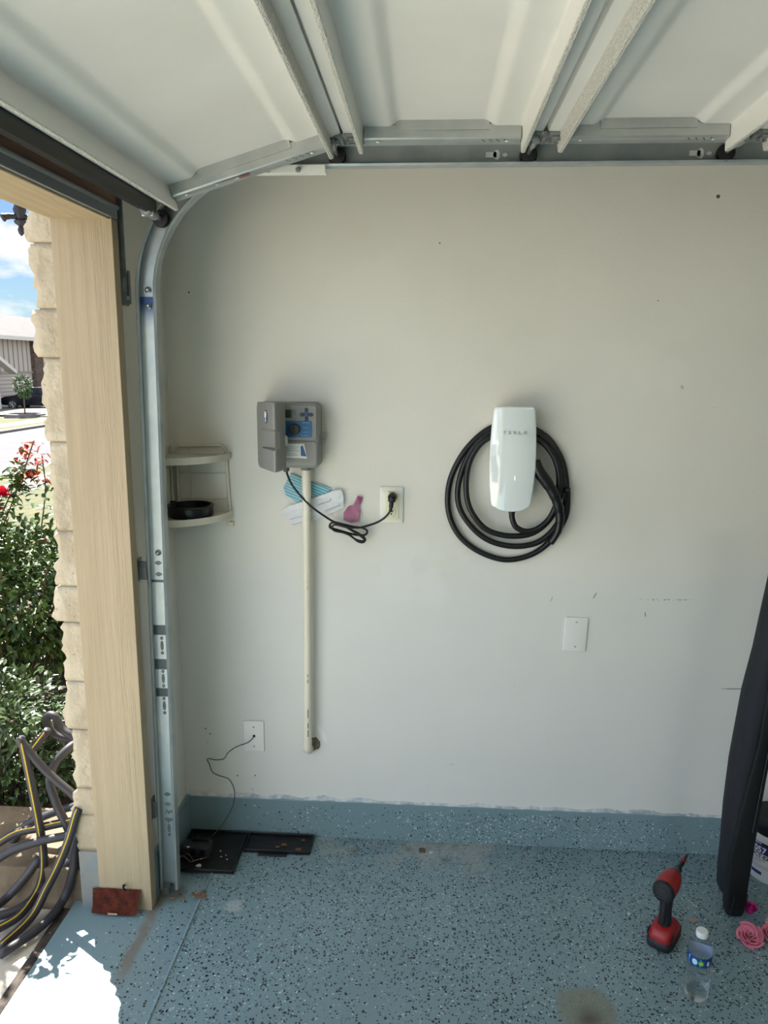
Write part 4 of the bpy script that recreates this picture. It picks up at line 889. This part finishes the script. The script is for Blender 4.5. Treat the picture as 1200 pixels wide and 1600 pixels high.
def patch_(name, u0, u1, z0, z1, r, m, parent, cx=BX, cy=BY, a0=angc, ell=False):
    f = cyl(cx, cy, r, a0); bm = B(); pts = rrect(u0, u1, z0, z1, min(u1-u0, z1-z0)*(.499 if ell else .2), 6)
    vs = [bm.verts.new(f(*p)) for p in pts]; bm.faces.new(vs); return obj(name, bm, m, parent)
obj('label_inside', lathe(B(), [(.0302, .1145), (.0304, .1415)], TR((BX, BY, 0)), 40, False, False), mat('label_reverse', (150, 164, 186), .5), lb_, autos=40)
patch_('label_picture', -.030, .006, .116, .140, .0320, mat('label_sky', (92, 168, 214), .35), lb_)
patch_('label_highlight', -.018, -.004, .119, .136, .0323, mat('label_pale', (170, 212, 232), .35), lb_, ell=True)
patch_('label_roundel', -.002, .013, .120, .135, .0326, mat('label_green', (92, 160, 60), .35), lb_, ell=True); patch_('label_roundel_core', .001, .010, .1235, .1315, .0329, mat('label_lime', (150, 196, 90), .35), lb_, ell=True)
patch_('label_drop', .021, .028, .120, .134, .0323, mat('label_white', (190, 206, 226), .35), lb_, ell=True)
obj('cap', lathe(B(), [(.0148, .188), (.0152, .190), (.0152, .202), (.0142, .2045), (.002, .205)], TR((BX, BY, 0)), 28), mat('cap_white', (214, 218, 214), .45), wb, autos=40)
obj('water', lathe(B(), [(.020, .003), (.0275, .006), (.0285, .02), (.0285, .035)], TR((BX, BY, 0)), 28), m_water, wb, autos=60)

# ------------------------------------------------------------ folded canopy in black cover, leaning at the right edge
m_fab = mat('black_fabric', (24, 27, 34), .8, rgb2=(18, 20, 26), scale=8, bump=.3, bscale=30); m_frame = mat('frame_black', (12, 12, 13), .45)
cn = thing('folded_canopy', 'tall folded frame in a black fabric cover standing at the right edge', 'canopy', (1.02, -.28, 0))
def slab(name, pts, y0, y1, m, bev=.006): bm = B(); prism(bm, pts, XZ, y0, y1, bev=bev); return obj(name, bm, m, cn, autos=40)
bm = B(); rings = []
prf = [(.962, .05, .050), (.958, .12, .062), (.957, .20, .072), (.953, .34, .085), (.955, .49, .095), (.962, .60, .10), (.972, .72, .10), (.990, .86, .105), (1.004, 1.0, .105), (1.02, 1.15, .10), (1.03, 1.26, .08)]
for xl, z, wd in prf:
    cxx = xl+wd/2; rings.append([bm.verts.new((cxx+wd/2*math.copysign(abs(math.cos(R(t)))**.7, math.cos(R(t))), -.255+.055*math.copysign(abs(math.sin(R(t)))**.7, math.sin(R(t)))+.006*noise.noise(Vector((z*6, t, 0))), z)) for t in range(0, 360, 20)])
for a_, b_ in zip(rings, rings[1:]):
    for i in range(18): bm.faces.new((a_[i], a_[(i+1) % 18], b_[(i+1) % 18], b_[i]))
bm.faces.new(rings[0][::-1]); bm.faces.new(rings[-1]); obj('fabric_cover', bm, m_fab, cn, autos=50)
slab('frame_leg', [(.962, .03), (1.016, .02), (1.022, .16), (1.030, .36), (1.046, .66), (1.075, 1.15), (1.035, 1.15), (1.002, .6), (.972, .35), (.960, .2)], -.322, -.275, m_frame)
bm = B(); rings = []
for z, w_, h_ in ((0, .020, .018), (.006, .026, .024), (.035, .029, .027), (.075, .028, .026)): rings.append([bm.verts.new((.990+.10*z+w_*sx*(1), -.298+h_*sy, z)) for sx, sy in ((-1, -.6), (-.6, -1), (.6, -1), (1, -.6), (1, .6), (.6, 1), (-.6, 1), (-1, .6))])
for a_, b_ in zip(rings, rings[1:]):
    for i in range(8): bm.faces.new((a_[i], a_[(i+1) % 8], b_[(i+1) % 8], b_[i]))
bm.faces.new(rings[0][::-1]); bm.faces.new(rings[-1]); obj('foot', bm, m_frame, cn, autos=40)
obj('seam', tube(B(), [(1.010, -.325, .30), (1.030, -.325, .58), (1.052, -.325, .86)], .0015, 6), mat('seam_grey', (50, 54, 62), .6), cn)

# ------------------------------------------------------------ adhesive pail
PX, PY, PR = 1.198, -.096, .083
pl = thing('adhesive_pail', 'white pail with a purple and black printed label behind the black leg', 'pail', (PX, PY, 0))
m_pw = mat('pail_white', (206, 208, 208), .4)
obj('pail_body', lathe(B(), [(PR-.008, .001), (PR-.006, .005), (PR-.003, .09), (PR-.001, .160), (PR+.002, .163), (PR+.002, .170), (PR-.001, .173)], TR((PX, PY, 0)), 56), m_pw, pl, autos=40)
obj('lid', lathe(B(), [(PR+.001, .173), (PR+.004, .177), (PR+.004, .212), (PR-.004, .220), (.02, .220)], TR((PX, PY, 0)), 56), mat('lid_black', (12, 12, 14), .5), pl, autos=40)
a0 = math.atan2(-2.42-PY, -PX)-.30
def pf(x, y, e=.0): t = a0+x/PR; r = PR-.0062+.005*(y/.163)+.0008+e; return (PX+r*math.cos(t), PY+r*math.sin(t), y)
def pbar(name, u0, u1, z0, z1, m, e=0):
    bm = B(); n_ = 24; a_ = [bm.verts.new(pf(u0+(u1-u0)*k/n_, z0, e)) for k in range(n_+1)]; b_ = [bm.verts.new(pf(u0+(u1-u0)*k/n_, z1, e)) for k in range(n_+1)]
    for k in range(n_): bm.faces.new((a_[k], a_[k+1], b_[k+1], b_[k]))
    return obj(name, bm, m, pl)
m_pur = mat('label_purple', (46, 36, 98), .45); m_lblk = mat('label_black', (20, 20, 26), .5); m_lw = mat('label_text_white', (222, 224, 224), .5); m_lgrey = mat('label_text_grey', (70, 70, 82), .5)
pbar('label_strip', -.08, .13, .136, .145, m_lblk); pbar('label_band', -.08, .13, .104, .136, m_pur)
text('ROBERTS', .0085, lambda x, y: pf(x-.050, y+.1375, .0005), pl, m_lw, 'label_text', bold=.0002)
text('2057', .029, lambda x, y: pf(x-.0555, y+.1085, .0005), pl, m_lw, 'label_text', bold=.0007)
text('VCT-EZ', .0185, lambda x, y: pf(x-.047, y+.0885, .0005), pl, m_lblk, 'label_text', bold=.0006)
text('TILE ADHESIVE', .0085, lambda x, y: pf(x-.052, y+.0795, .0005), pl, m_lblk, 'label_text')
text('ADHESIVO', .0080, lambda x, y: pf(x-.050, y+.0705, .0005), pl, m_lgrey, 'label_text')
for k, (u0, u1) in enumerate(((-.055, .05), (-.052, .04), (-.05, .03))): pbar('label_line', u0, u1, .061-.005*k, .0620-.005*k, m_lgrey)
pbar('label_block', -.046, -.006, .026, .038, m_pur)

# ------------------------------------------------------------ foam roses
def rose(name, label, x, y, r, m, seed, tilt=(0, 0), closed=False, rot=0):
    q = random.Random(seed); t = thing(name, label, 'artificial rose', (x, y, 0), None)
    T = Matrix.Translation((x, y, r*.42)) @ Matrix.Rotation(tilt[0], 4, 'X') @ Matrix.Rotation(tilt[1], 4, 'Y') @ Matrix.Rotation(rot, 4, 'Z')
    PT = []
    layers = ((2, .09, .62), (3, .20, .66), (3, .34, .62), (4, .50, .54), (5, .70, .40), (5, .94, .20)) if not closed else ((2, .12, 1.1), (3, .26, 1.15), (3, .42, 1.05), (4, .58, .8))
    for li, (n_, rad, top) in enumerate(layers):
        for k in range(n_):
            a_ = 2*math.pi*(k+.41*li)/n_+q.uniform(-.12, .12); wd = 2*math.pi/n_*.66; bm = B(); g = []
            for j in range(8):
                v_ = j/7; row = []; cu = max(0, v_-.72)/.28
                for i in range(11):
                    u = i/10*2-1; ang = a_+u*wd*(1-.10*v_*v_)
                    rr_ = rad*r*(.30+.70*v_**.55)*(1+.13*u)+.10*r*cu*cu+.02*r*math.sin(4*u+k)*v_
                    zz = r*(-.35+(top+.35)*v_*(1-.16*abs(u)**2.2*v_))-.10*r*cu*cu*cu
                    row.append(bm.verts.new(T @ Vector((rr_*math.cos(ang), rr_*math.sin(ang), zz))))
                g.append(row)
            for j in range(7):
                for i in range(10): bm.faces.new((g[j][i], g[j][i+1], g[j+1][i+1], g[j+1][i]))
            bmesh.ops.solidify(bm, geom=bm.faces[:], thickness=.0014); PT.append(obj('petal', bm, m, t, smooth=True))
    lo = min(v_.co.z for o2 in PT for v_ in o2.data.vertices)
    for o2 in PT:
        for v_ in o2.data.vertices: v_.co.z -= lo-.001
    return t
m_pk = mat('foam_pink', (250, 158, 184), .7); m_mg = mat('foam_magenta', (230, 66, 168), .7); m_wh = mat('foam_white', (214, 206, 198), .7)
rose('foam_rose', 'open pink foam rose lying face up nearest the camera on the floor', .993, -.418, .036, m_pk, 1, (.50, -.1))
rose('foam_rose', 'pink foam rose cut by the right edge beside the open pink rose', 1.066, -.405, .033, m_pk, 2, (.45, .1))
rose('foam_rose', 'magenta foam rose touching the foot of the black leg', 1.040, -.300, .027, m_mg, 3, (.2, .25), True, .6)
rose('foam_rose', 'white foam rose lying between the magenta rose and the pink roses', 1.080, -.345, .030, m_wh, 4, (1.1, .5), True)
rose('foam_rose', 'pink foam rose farthest back at the right edge behind the white rose', 1.118, -.295, .030, m_pk, 5, (.4, .2), True)

# ------------------------------------------------------------ lantern hanging outside by the stone
m_iron = mat('wrought_iron', (34, 36, 46), .5, .3)
ln_ = thing('wall_lantern', 'black iron scroll finial of the lantern hanging outside by the stone', 'lantern', (-1.21, -.14, 2.06))
LX, LY = -1.226, -.150
obj('finial', lathe(B(), [(.001, 2.058), (.007, 2.064), (.010, 2.075), (.006, 2.086), (.017, 2.094), (.018, 2.100), (.010, 2.106), (.014, 2.118), (.019, 2.132), (.015, 2.142), (.012, 2.150), (.020, 2.158), (.022, 2.172), (.016, 2.180), (.024, 2.190), (.026, 2.215), (.014, 2.225), (.014, 2.30)], TR((LX, LY, 0)), 18), m_iron, ln_, autos=50)
for s_ in (-1, 1):
    dx, dy = s_*.87, s_*.49
    obj('scroll', tube(B(), spline([(LX+dx*.008, LY+dy*.008, 2.112), (LX+dx*.026, LY+dy*.026, 2.112), (LX+dx*.040, LY+dy*.040, 2.109), (LX+dx*.050, LY+dy*.050, 2.104)], 4), [.008]*5+[.009]*4+[.012]*3+[.009], 10), m_iron, ln_, smooth=True)
obj('wall_arm', tube(B(), spline([(LX, LY, 2.29), (LX+.04, LY+.01, 2.36), (LX+.10, LY+.01, 2.36), (-1.075, LY+.01, 2.33)], 5), .009, 10), m_iron, ln_, smooth=True)
obj('wall_plate', bx(-1.086, -1.070, LY-.04, LY+.06, 2.20, 2.40, bev=.006), m_iron, ln_)

# ------------------------------------------------------------ garden hoses heaped beside the pier
m_hose = mat('hose_grey', (50, 49, 54), .5); m_stripe = mat('hose_yellow', (206, 170, 44), .45)
hg = thing('striped_hose', 'grey garden hose with a yellow stripe looped beside the stone pier', 'hose', (-1.2, -.35, 0))
hp = thing('plain_hose', 'plain dark grey garden hose tangled under the striped hose by the pier', 'hose', (-1.25, -.30, 0))
CAMP = Vector((0, -2.42, 1.6853))
def hose(parent, pts, stripe=False, r=.0135):
    P = spline(pts, 8); obj('hose_loop', tube(B(), P, r, 12), m_hose, parent, smooth=True)
    if stripe:
        bm = B(); Q = []
        for i, p in enumerate(P):
            t = (P[min(i+1, len(P)-1)]-P[max(i-1, 0)]).normalized(); v_ = (CAMP-p); v_ = (v_-t*v_.dot(t)).normalized(); sd2 = t.cross(v_)
            q_ = (v_*math.cos(.35)+sd2*math.sin(.35)); Q.append(p+q_*(r+.0002))
        obj('yellow_stripe', tube(bm, Q, .0022, 6), m_stripe, parent, smooth=True)
HOSE_S = [[(-1.281, -0.3, 0.492), (-1.268, -0.313, 0.482), (-1.247, -0.327, 0.374), (-1.228, -0.34, 0.27), (-1.213, -0.353, 0.189), (-1.204, -0.367, 0.13), (-1.206, -0.38, 0.07), (-1.225, -0.393, 0.017), (-1.23, -0.484, 0.012), (-1.272, -0.55, 0.012)], [(-1.056, -0.4, 0.335), (-1.066, -0.408, 0.309), (-1.087, -0.417, 0.239), (-1.122, -0.425, 0.154), (-1.166, -0.433, 0.068), (-1.19, -0.489, 0.012), (-1.218, -0.609, 0.012)], [(-1.098, -0.3, 0.227), (-1.122, -0.312, 0.229), (-1.172, -0.324, 0.223), (-1.23, -0.336, 0.213), (-1.302, -0.348, 0.199), (-1.371, -0.36, 0.158)], [(-1.249, -0.2, 0.481), (-1.327, -0.16, 0.391)]]
HOSE_P = [[(-1.276, -0.31, 0.515), (-1.275, -0.31, 0.497), (-1.226, -0.31, 0.428), (-1.18, -0.31, 0.376), (-1.124, -0.31, 0.324), (-1.081, -0.31, 0.276)], [(-1.168, -0.16, 0.421), (-1.179, -0.2, 0.423), (-1.21, -0.24, 0.389), (-1.21, -0.28, 0.348), (-1.179, -0.309, 0.284), (-1.135, -0.326, 0.201), (-1.122, -0.343, 0.14), (-1.137, -0.36, 0.054)], [(-1.125, -0.22, 0.245), (-1.154, -0.228, 0.229), (-1.208, -0.236, 0.213), (-1.263, -0.244, 0.192), (-1.324, -0.252, 0.161), (-1.369, -0.26, 0.097), (-1.359, -0.268, 0.06), (-1.298, -0.276, 0.054), (-1.226, -0.284, 0.073), (-1.157, -0.292, 0.121), (-1.099, -0.3, 0.157)], [(-1.076, -0.34, 0.214), (-1.126, -0.36, 0.207), (-1.2, -0.38, 0.199), (-1.283, -0.4, 0.177), (-1.336, -0.42, 0.148)], [(-1.221, -0.36, 0.124), (-1.222, -0.375, 0.121), (-1.255, -0.39, 0.075), (-1.303, -0.405, 0.02), (-1.325, -0.46, 0.012)], [(-1.091, -0.34, 0.128), (-1.126, -0.356, 0.112), (-1.172, -0.372, 0.075), (-1.219, -0.388, 0.018), (-1.246, -0.455, 0.012), (-1.303, -0.497, 0.012)], [(-1.073, -0.36, 0.246), (-1.089, -0.376, 0.197), (-1.097, -0.392, 0.108), (-1.125, -0.408, 0.018), (-1.139, -0.518, 0.012), (-1.201, -0.637, 0.012)], [(-1.202, -0.1, 0.407), (-1.227, -0.105, 0.403), (-1.274, -0.11, 0.419), (-1.295, -0.115, 0.459), (-1.285, -0.12, 0.495), (-1.26, -0.125, 0.494), (-1.238, -0.13, 0.454), (-1.206, -0.135, 0.434), (-1.173, -0.14, 0.41)], [(-1.102, -0.36, 0.13), (-1.09, -0.363, 0.106), (-1.087, -0.367, 0.057), (-1.101, -0.37, 0.017)]]
for pts in HOSE_S: hose(hg, pts, True)
for pts in HOSE_P: hose(hp, pts)

# ------------------------------------------------------------ shrubs
def leafmat(name, c1, c2, rough=.35):
    m = mat(name, c1, rough, rgb2=c2, scale=9, lo=.4, hi=.6); return m
m_leafd = leafmat('boxwood_leaf', (44, 62, 34), (66, 88, 44)); m_leafr = leafmat('rose_leaf', (52, 76, 38), (84, 108, 46)); m_stem = mat('stem_brown', (86, 74, 48), .8)
m_leafo = leafmat('young_red_leaf', (190, 84, 50), (150, 60, 44)); m_bloom = mat('rose_red', (206, 24, 62), .5)
def leaf(vs, fs, p, d, up_, ln, wd, curl):
    d = d.normalized(); s_ = d.cross(up_).normalized(); n_ = s_.cross(d).normalized(); b_ = len(vs)
    ctl_ = [(0, 0), (.3, .5), (.65, .46), (1, 0)]
    for k, (u, w_) in enumerate(ctl_):
        c = p+d*ln*u-n_*curl*ln*u*u
        if w_ == 0: vs.append(c)
        else: vs += [c+s_*wd*w_+n_*wd*.22, c-n_*0, c-s_*wd*w_+n_*wd*.22]
    fs += [(b_, b_+1, b_+2), (b_, b_+2, b_+3), (b_+1, b_+4, b_+5, b_+2), (b_+2, b_+5, b_+6, b_+3), (b_+4, b_+7, b_+5), (b_+5, b_+7, b_+6)]
def foliage(name, centers, n_, ln, m, parent, q):
    "centers: list of (centre, radii); leaves over and through the blobs"
    vs = []; fs = []
    tot = sum(r[0]*r[2] for _, r in centers)
    for c, r in centers:
        for _ in range(int(n_*r[0]*r[2]/tot)):
            d = Vector((q.gauss(0, 1), q.gauss(0, 1), q.gauss(0, 1))).normalized(); f = q.uniform(.62, 1.05)
            lump = 1+.22*noise.noise(d*3+Vector(c))
            p = Vector(c)+Vector((d.x*r[0], d.y*r[1], d.z*r[2]))*f*lump
            if p.z < .0: continue
            dd = (d+Vector((q.uniform(-1, 1), q.uniform(-1, 1), q.uniform(-.6, .9)))*.9)
            leaf(vs, fs, p, dd, Vector((q.uniform(-.4, .4), q.uniform(-.4, .4), 1)), ln*q.uniform(.7, 1.25), ln*q.uniform(.42, .6), q.uniform(0, .5))
    return obj(name, (vs, fs), m, parent)
rb = thing('rose_bush', 'tall leafy rose bush with red blooms outside beyond the stone pier', 'bush', (-2.0, 1.1, 0))
q = random.Random(21)
foliage('leaves', [((-2.05, 1.15, .56), (.42, .40, .32)), ((-2.45, 1.05, .66), (.40, .40, .34)), ((-1.82, 1.42, .50), (.30, .35, .30)), ((-2.2, 1.3, .34), (.55, .40, .30))], 9500, .046, m_leafr, rb, q)
stems = []
for k in range(26):
    a_ = q.uniform(0, 6.28); x = -2.15+.12*math.cos(a_); y = 1.15+.12*math.sin(a_)
    obj('stem', tube(B(), spline([(x, y, .0), (x+.12*math.cos(a_), y+.12*math.sin(a_), .28), (x+.30*math.cos(a_), y+.26*math.sin(a_), .60+.15*q.random())], 4), .006, 5), m_stem, rb, smooth=True)
def spray(base, tip, nl, rf, red=0):
    b_, t_ = Vector(base), Vector(tip); mid = (b_+t_)/2+Vector((.03, 0, .05)); P = spline([b_, mid, t_], 10)
    obj('stem', tube(B(), P, .0035, 5), m_stem, rb, smooth=True)
    vs = []; fs = []; vr = []; fr_ = []
    for _ in range(nl):
        f = q.uniform(.05, 1); p = P[int(f*(len(P)-1))]+Vector((q.gauss(0, rf), q.gauss(0, rf), q.gauss(0, rf)))*(1.1-.6*f)
        d = Vector((q.uniform(-1, 1), q.uniform(-1, 1), q.uniform(-.5, .7)))
        if f > 1-red: leaf(vr, fr_, p, d, Vector((0, 0, 1)), .045*q.uniform(.7, 1.3), .024, q.uniform(0, .6))
        else: leaf(vs, fs, p, d, Vector((0, 0, 1)), .046*q.uniform(.7, 1.2), .025, q.uniform(0, .5))
    if vs: obj('spray_leaves', (vs, fs), m_leafr, rb)
    if vr: obj('young_leaves', (vr, fr_), m_leafo, rb)
spray((-2.12, 1.02, .80), (-2.0, 1.24, 1.30), 120, .040, .25)
spray((-2.15, .98, .78), (-2.02, 1.12, 1.16), 130, .050, .06); spray((-2.2, .95, .80), (-2.05, .93, 1.08), 120, .055, .05); spray((-2.0, 1.2, .75), (-1.98, 1.27, 1.22), 60, .035, .35)
spray((-1.85, 1.35, .70), (-1.93, 1.38, .98), 26, .03, .2)
def bloom(x, y, z, r):
    bm = B()
    for k in range(22):
        a_ = q.uniform(0, 6.28); e_ = q.uniform(-.3, 1.3); d = Vector((math.cos(a_)*math.cos(e_), math.sin(a_)*math.cos(e_), math.sin(e_)))
        vs = []; fs = []; leaf(vs, fs, Vector((x, y, z)), d, Vector((0, 0, 1)), r, r*1.0, -.3); vv = [bm.verts.new(p) for p in vs]
        for f in fs: bm.faces.new([vv[i] for i in f])
    obj('rose_bloom', bm, m_bloom, rb)
bloom(-2.0, 1.185, 1.115, .042); bloom(-2.02, .95, 1.065, .046); bloom(-2.05, .93, 1.00, .034); bloom(-1.95, 1.17, .78, .026)
bx_ = thing('boxwood_shrub', 'low dark green shrub behind the heaped garden hoses', 'shrub', (-1.7, .25, 0))
foliage('leaves', [((-1.68, .20, .30), (.26, .24, .22)), ((-1.95, .30, .26), (.34, .28, .24)), ((-1.50, .32, .14), (.20, .20, .17)), ((-1.75, .12, .12), (.40, .15, .14)), ((-1.36, .30, .12), (.16, .18, .13))], 5600, .034, m_leafd, bx_, q)
foliage('branch_leaves', [((-1.315, -.27, .545), (.055, .05, .045)), ((-1.40, -.18, .50), (.09, .08, .07))], 260, .034, m_leafd, bx_, q)
obj('stem', tube(B(), spline([(-1.68, .20, .2), (-1.5, -.05, .44), (-1.33, -.26, .54)], 5), .005, 5), m_stem, bx_, smooth=True)
for k in range(12):
    a_ = q.uniform(0, 6.28); x = -1.7+.1*math.cos(a_); y = .25+.1*math.sin(a_)
    obj('stem', tube(B(), [(x, y, -.02), (x+.12*math.cos(a_), y+.08*math.sin(a_), .26)], .005, 5), m_stem, bx_, smooth=True)
tb = thing('rose_bush', 'leafy rose bush left of the low shrub, nearest the driveway edge', 'bush', (-1.95, .10, 0))
foliage('leaves', [((-1.93, .12, .95), (.26, .28, .46)), ((-1.75, .0, .70), (.14, .16, .30))], 1500, .05, m_leafr, tb, q)
for k in range(8):
    a_ = q.uniform(0, 6.28); obj('stem', tube(B(), spline([(-1.95, .12, 0), (-1.95+.08*math.cos(a_), .12+.08*math.sin(a_), .5), (-1.93+.2*math.cos(a_), .12+.2*math.sin(a_), 1.15)], 4), .006, 5), m_stem, tb, smooth=True)
# ------------------------------------------------------------ across the street
m_roof = mat('roof_shingle', (76, 72, 70), .9, rgb2=(66, 62, 62), scale=2.2, stretch=(1, 1, 4)); m_sid = mat('siding_greige', (176, 164, 152), .8); m_bat = mat('batten_shadow', (140, 130, 120), .8)
m_br = mat('dark_brick', (98, 80, 68), .9, rgb2=(66, 54, 48), scale=6, bump=.4); m_trimw = mat('trim_pale', (196, 190, 180), .8)
hs = thing('street_house', 'greige board and batten house with grey roof across the street', 'house', (-27.2, 45, -1.2))
obj('wall', bx(-33, -27.2, 33, 49.9, -1.2, 3.25), m_sid, hs)
bm = B(); prism(bm, [(-26.6, 3.22), (-26.6, 3.36), (-33.0, 5.35), (-39.4, 3.36), (-39.4, 3.22)], XZ, 32.4, 60); obj('roof', bm, m_roof, hs)
obj('eave_board', bx(-26.62, -26.5, 32.4, 60, 3.14, 3.38), m_trimw, hs)
bm = B()
for k in range(30): box(bm, -27.2, -27.15, 33.3+k*.56, 33.37+k*.56, 1.12, 3.2)
obj('battens', bm, m_bat, hs)
obj('belly_band', bx(-27.2, -27.12, 33, 48, 1.0, 1.14), m_bat, hs)
bm = B()
for k in range(9): box(bm, -27.2, -27.17, 33, 48, -1.1+k*.24, -1.08+k*.24)
obj('lap_siding', bm, m_bat, hs)
obj('brick_wall', bx(-33, -26.9, 47.8, 60, -1.2, 3.2), m_br, hs)
bm = B(); prism(bm, [(43.3, 1.0), (43.3, 1.22), (40.0, 2.9), (36.7, 1.22), (36.7, 1.0), (40.0, 2.6)], YZ, -26.2, -25.7); obj('porch_gable', bm, m_trimw, hs)
obj('porch_brick', bx(-26.9, -26.35, 36, 41.9, -1.2, 1.05), m_br, hs); obj('porch_post', bx(-26.15, -25.9, 41.1, 41.6, -1.2, -.1), m_trimw, hs)
# neighbouring house farther along so that the skyline continues
# parked car
m_car = mat('car_black', (12, 14, 20), .35); m_win = mat('car_glass', (26, 34, 44), .06); m_alloy = mat('alloy', (150, 152, 154), .35, .6); m_tyre = mat('tyre', (20, 20, 20), .8)
car = thing('parked_car', 'black car parked on the driveway across the street', 'car', (-24.2, 42.8, -1.1))
G = -1.125; KC = .85
# side profile, along +y = rearwards; the nose points left
body = [(0, .45), (.06, .78), (.35, .92), (1.25, 1.04), (1.35, 1.05), (4.35, 1.12), (4.58, 1.05), (4.70, .80), (4.66, .38), (4.25, .32), (.40, .30), (.05, .36)]
def CP(u, v_, d): return (-26.25+u*KC, 42.8-d*KC, G+v_*KC)
def lofted(name, poly, m, ins, w2, parent, bev=.04):
    bm = B(); prism(bm, poly, CP, -w2, w2, bev=bev); return obj(name, bm, m, parent, autos=40)
lofted('body', body, m_car, 0, .92, car, .07)
roofp = [(1.15, 1.03), (1.95, 1.50), (2.25, 1.58), (3.55, 1.60), (3.95, 1.55), (4.50, 1.08)]
bm = B(); a_ = [bm.verts.new(CP(u, v_, -.88+.20*max(0, (v_-1.03))/.55)) for u, v_ in roofp]; b_ = [bm.verts.new(CP(u, v_, .88-.20*max(0, (v_-1.03))/.55)) for u, v_ in roofp]
for i in range(len(roofp)): bm.faces.new((a_[i], a_[(i+1) % 6], b_[(i+1) % 6], b_[i]))
bm.faces.new(a_[::-1]); bm.faces.new(b_); bmesh.ops.recalc_face_normals(bm, faces=bm.faces[:]); obj('cabin', bm, m_car, car, autos=30)
for (u0, u1, t0, t1) in ((1.42, 2.55, 2.02, 2.55), (2.65, 3.45, 2.65, 3.42), (3.53, 4.15, 3.52, 3.88)):
    vs = [CP(u0, 1.09, .885+.005), CP(u1, 1.11, .885+.005), CP(t1, 1.50, .745), CP(t0, 1.49, .745)]; vs += [(x, y+.03, z) for x, y, z in vs]
    obj('side_window', (vs, [(0, 1, 2, 3), (7, 6, 5, 4), (0, 4, 5, 1), (1, 5, 6, 2), (2, 6, 7, 3), (3, 7, 4, 0)]), m_win, car)
for u in (.95, 3.85):
    for s_ in (-.84, .84):
        wh = obj('wheel', lathe(B(), [(.20, -.11), (.34, -.10), (.36, 0), (.34, .10), (.20, .11)], Matrix.Translation(CP(u, .36, s_)) @ Matrix.Rotation(R(90), 4, 'X') @ Matrix.Scale(KC, 4), 24), m_tyre, car, autos=40)
        bm = lathe(B(), [(.06, .100), (.22, .112), (.235, .125), (.21, .13)], Matrix.Translation(CP(u, .36, s_)) @ Matrix.Rotation(R(90), 4, 'X') @ Matrix.Scale(KC, 4), 20, False, False)
        for k in range(5):
            a0_ = 2*math.pi*k/5; c = CP(u, .36, s_+.128); p1 = Vector(c); p2 = p1+Vector((math.cos(a0_)*.19, 0, math.sin(a0_)*.19)); tube(bm, [p1, p2], .028, 6)
        obj('alloy_rim', bm, m_alloy, wh)
for u in (2.35, 3.25):
    p = CP(u, .96, .925); obj('door_handle', bx(p[0]-.09, p[0]+.09, p[1]-.02, p[1]+.02, p[2]-.015, p[2]+.015), m_alloy, car)
p = CP(.12, .76, .80); obj('headlamp', bx(p[0]-.06, p[0]+.12, p[1]-.08, p[1]+.08, p[2]-.05, p[2]+.05, bev=.02), m_alloy, car)
# young tree in a stone ring
tr = thing('young_tree', 'thin young tree growing in a stone ring on the far lawn', 'tree', (-20.2, 33.9, -.93))
tz = zt(-20.2)+.02
obj('trunk', tube(B(), [(-20.2, 33.9, tz), (-20.18, 33.9, tz+.9), (-20.2, 33.9, tz+1.5)], .035, 8), m_stem, tr, smooth=True)
foliage('leaves', [((-20.2, 33.9, tz+1.55), (.42, .42, .48)), ((-20.15, 34.0, tz+1.15), (.26, .28, .22)), ((-20.2, 34.4, tz+1.75), (.16, .2, .12))], 900, .13, mat('tree_leaf', (62, 84, 52), .6, rgb2=(84, 104, 62), scale=3), tr, q)
obj('stone_ring', lathe(B(), [(.95, tz-.05), (.95, tz+.16), (.75, tz+.18), (.75, tz)], TR((-20.2, 33.9, 0)), 24, False, False), mat('ring_stone', (112, 104, 104), .9, rgb2=(84, 78, 80), scale=5), tr)
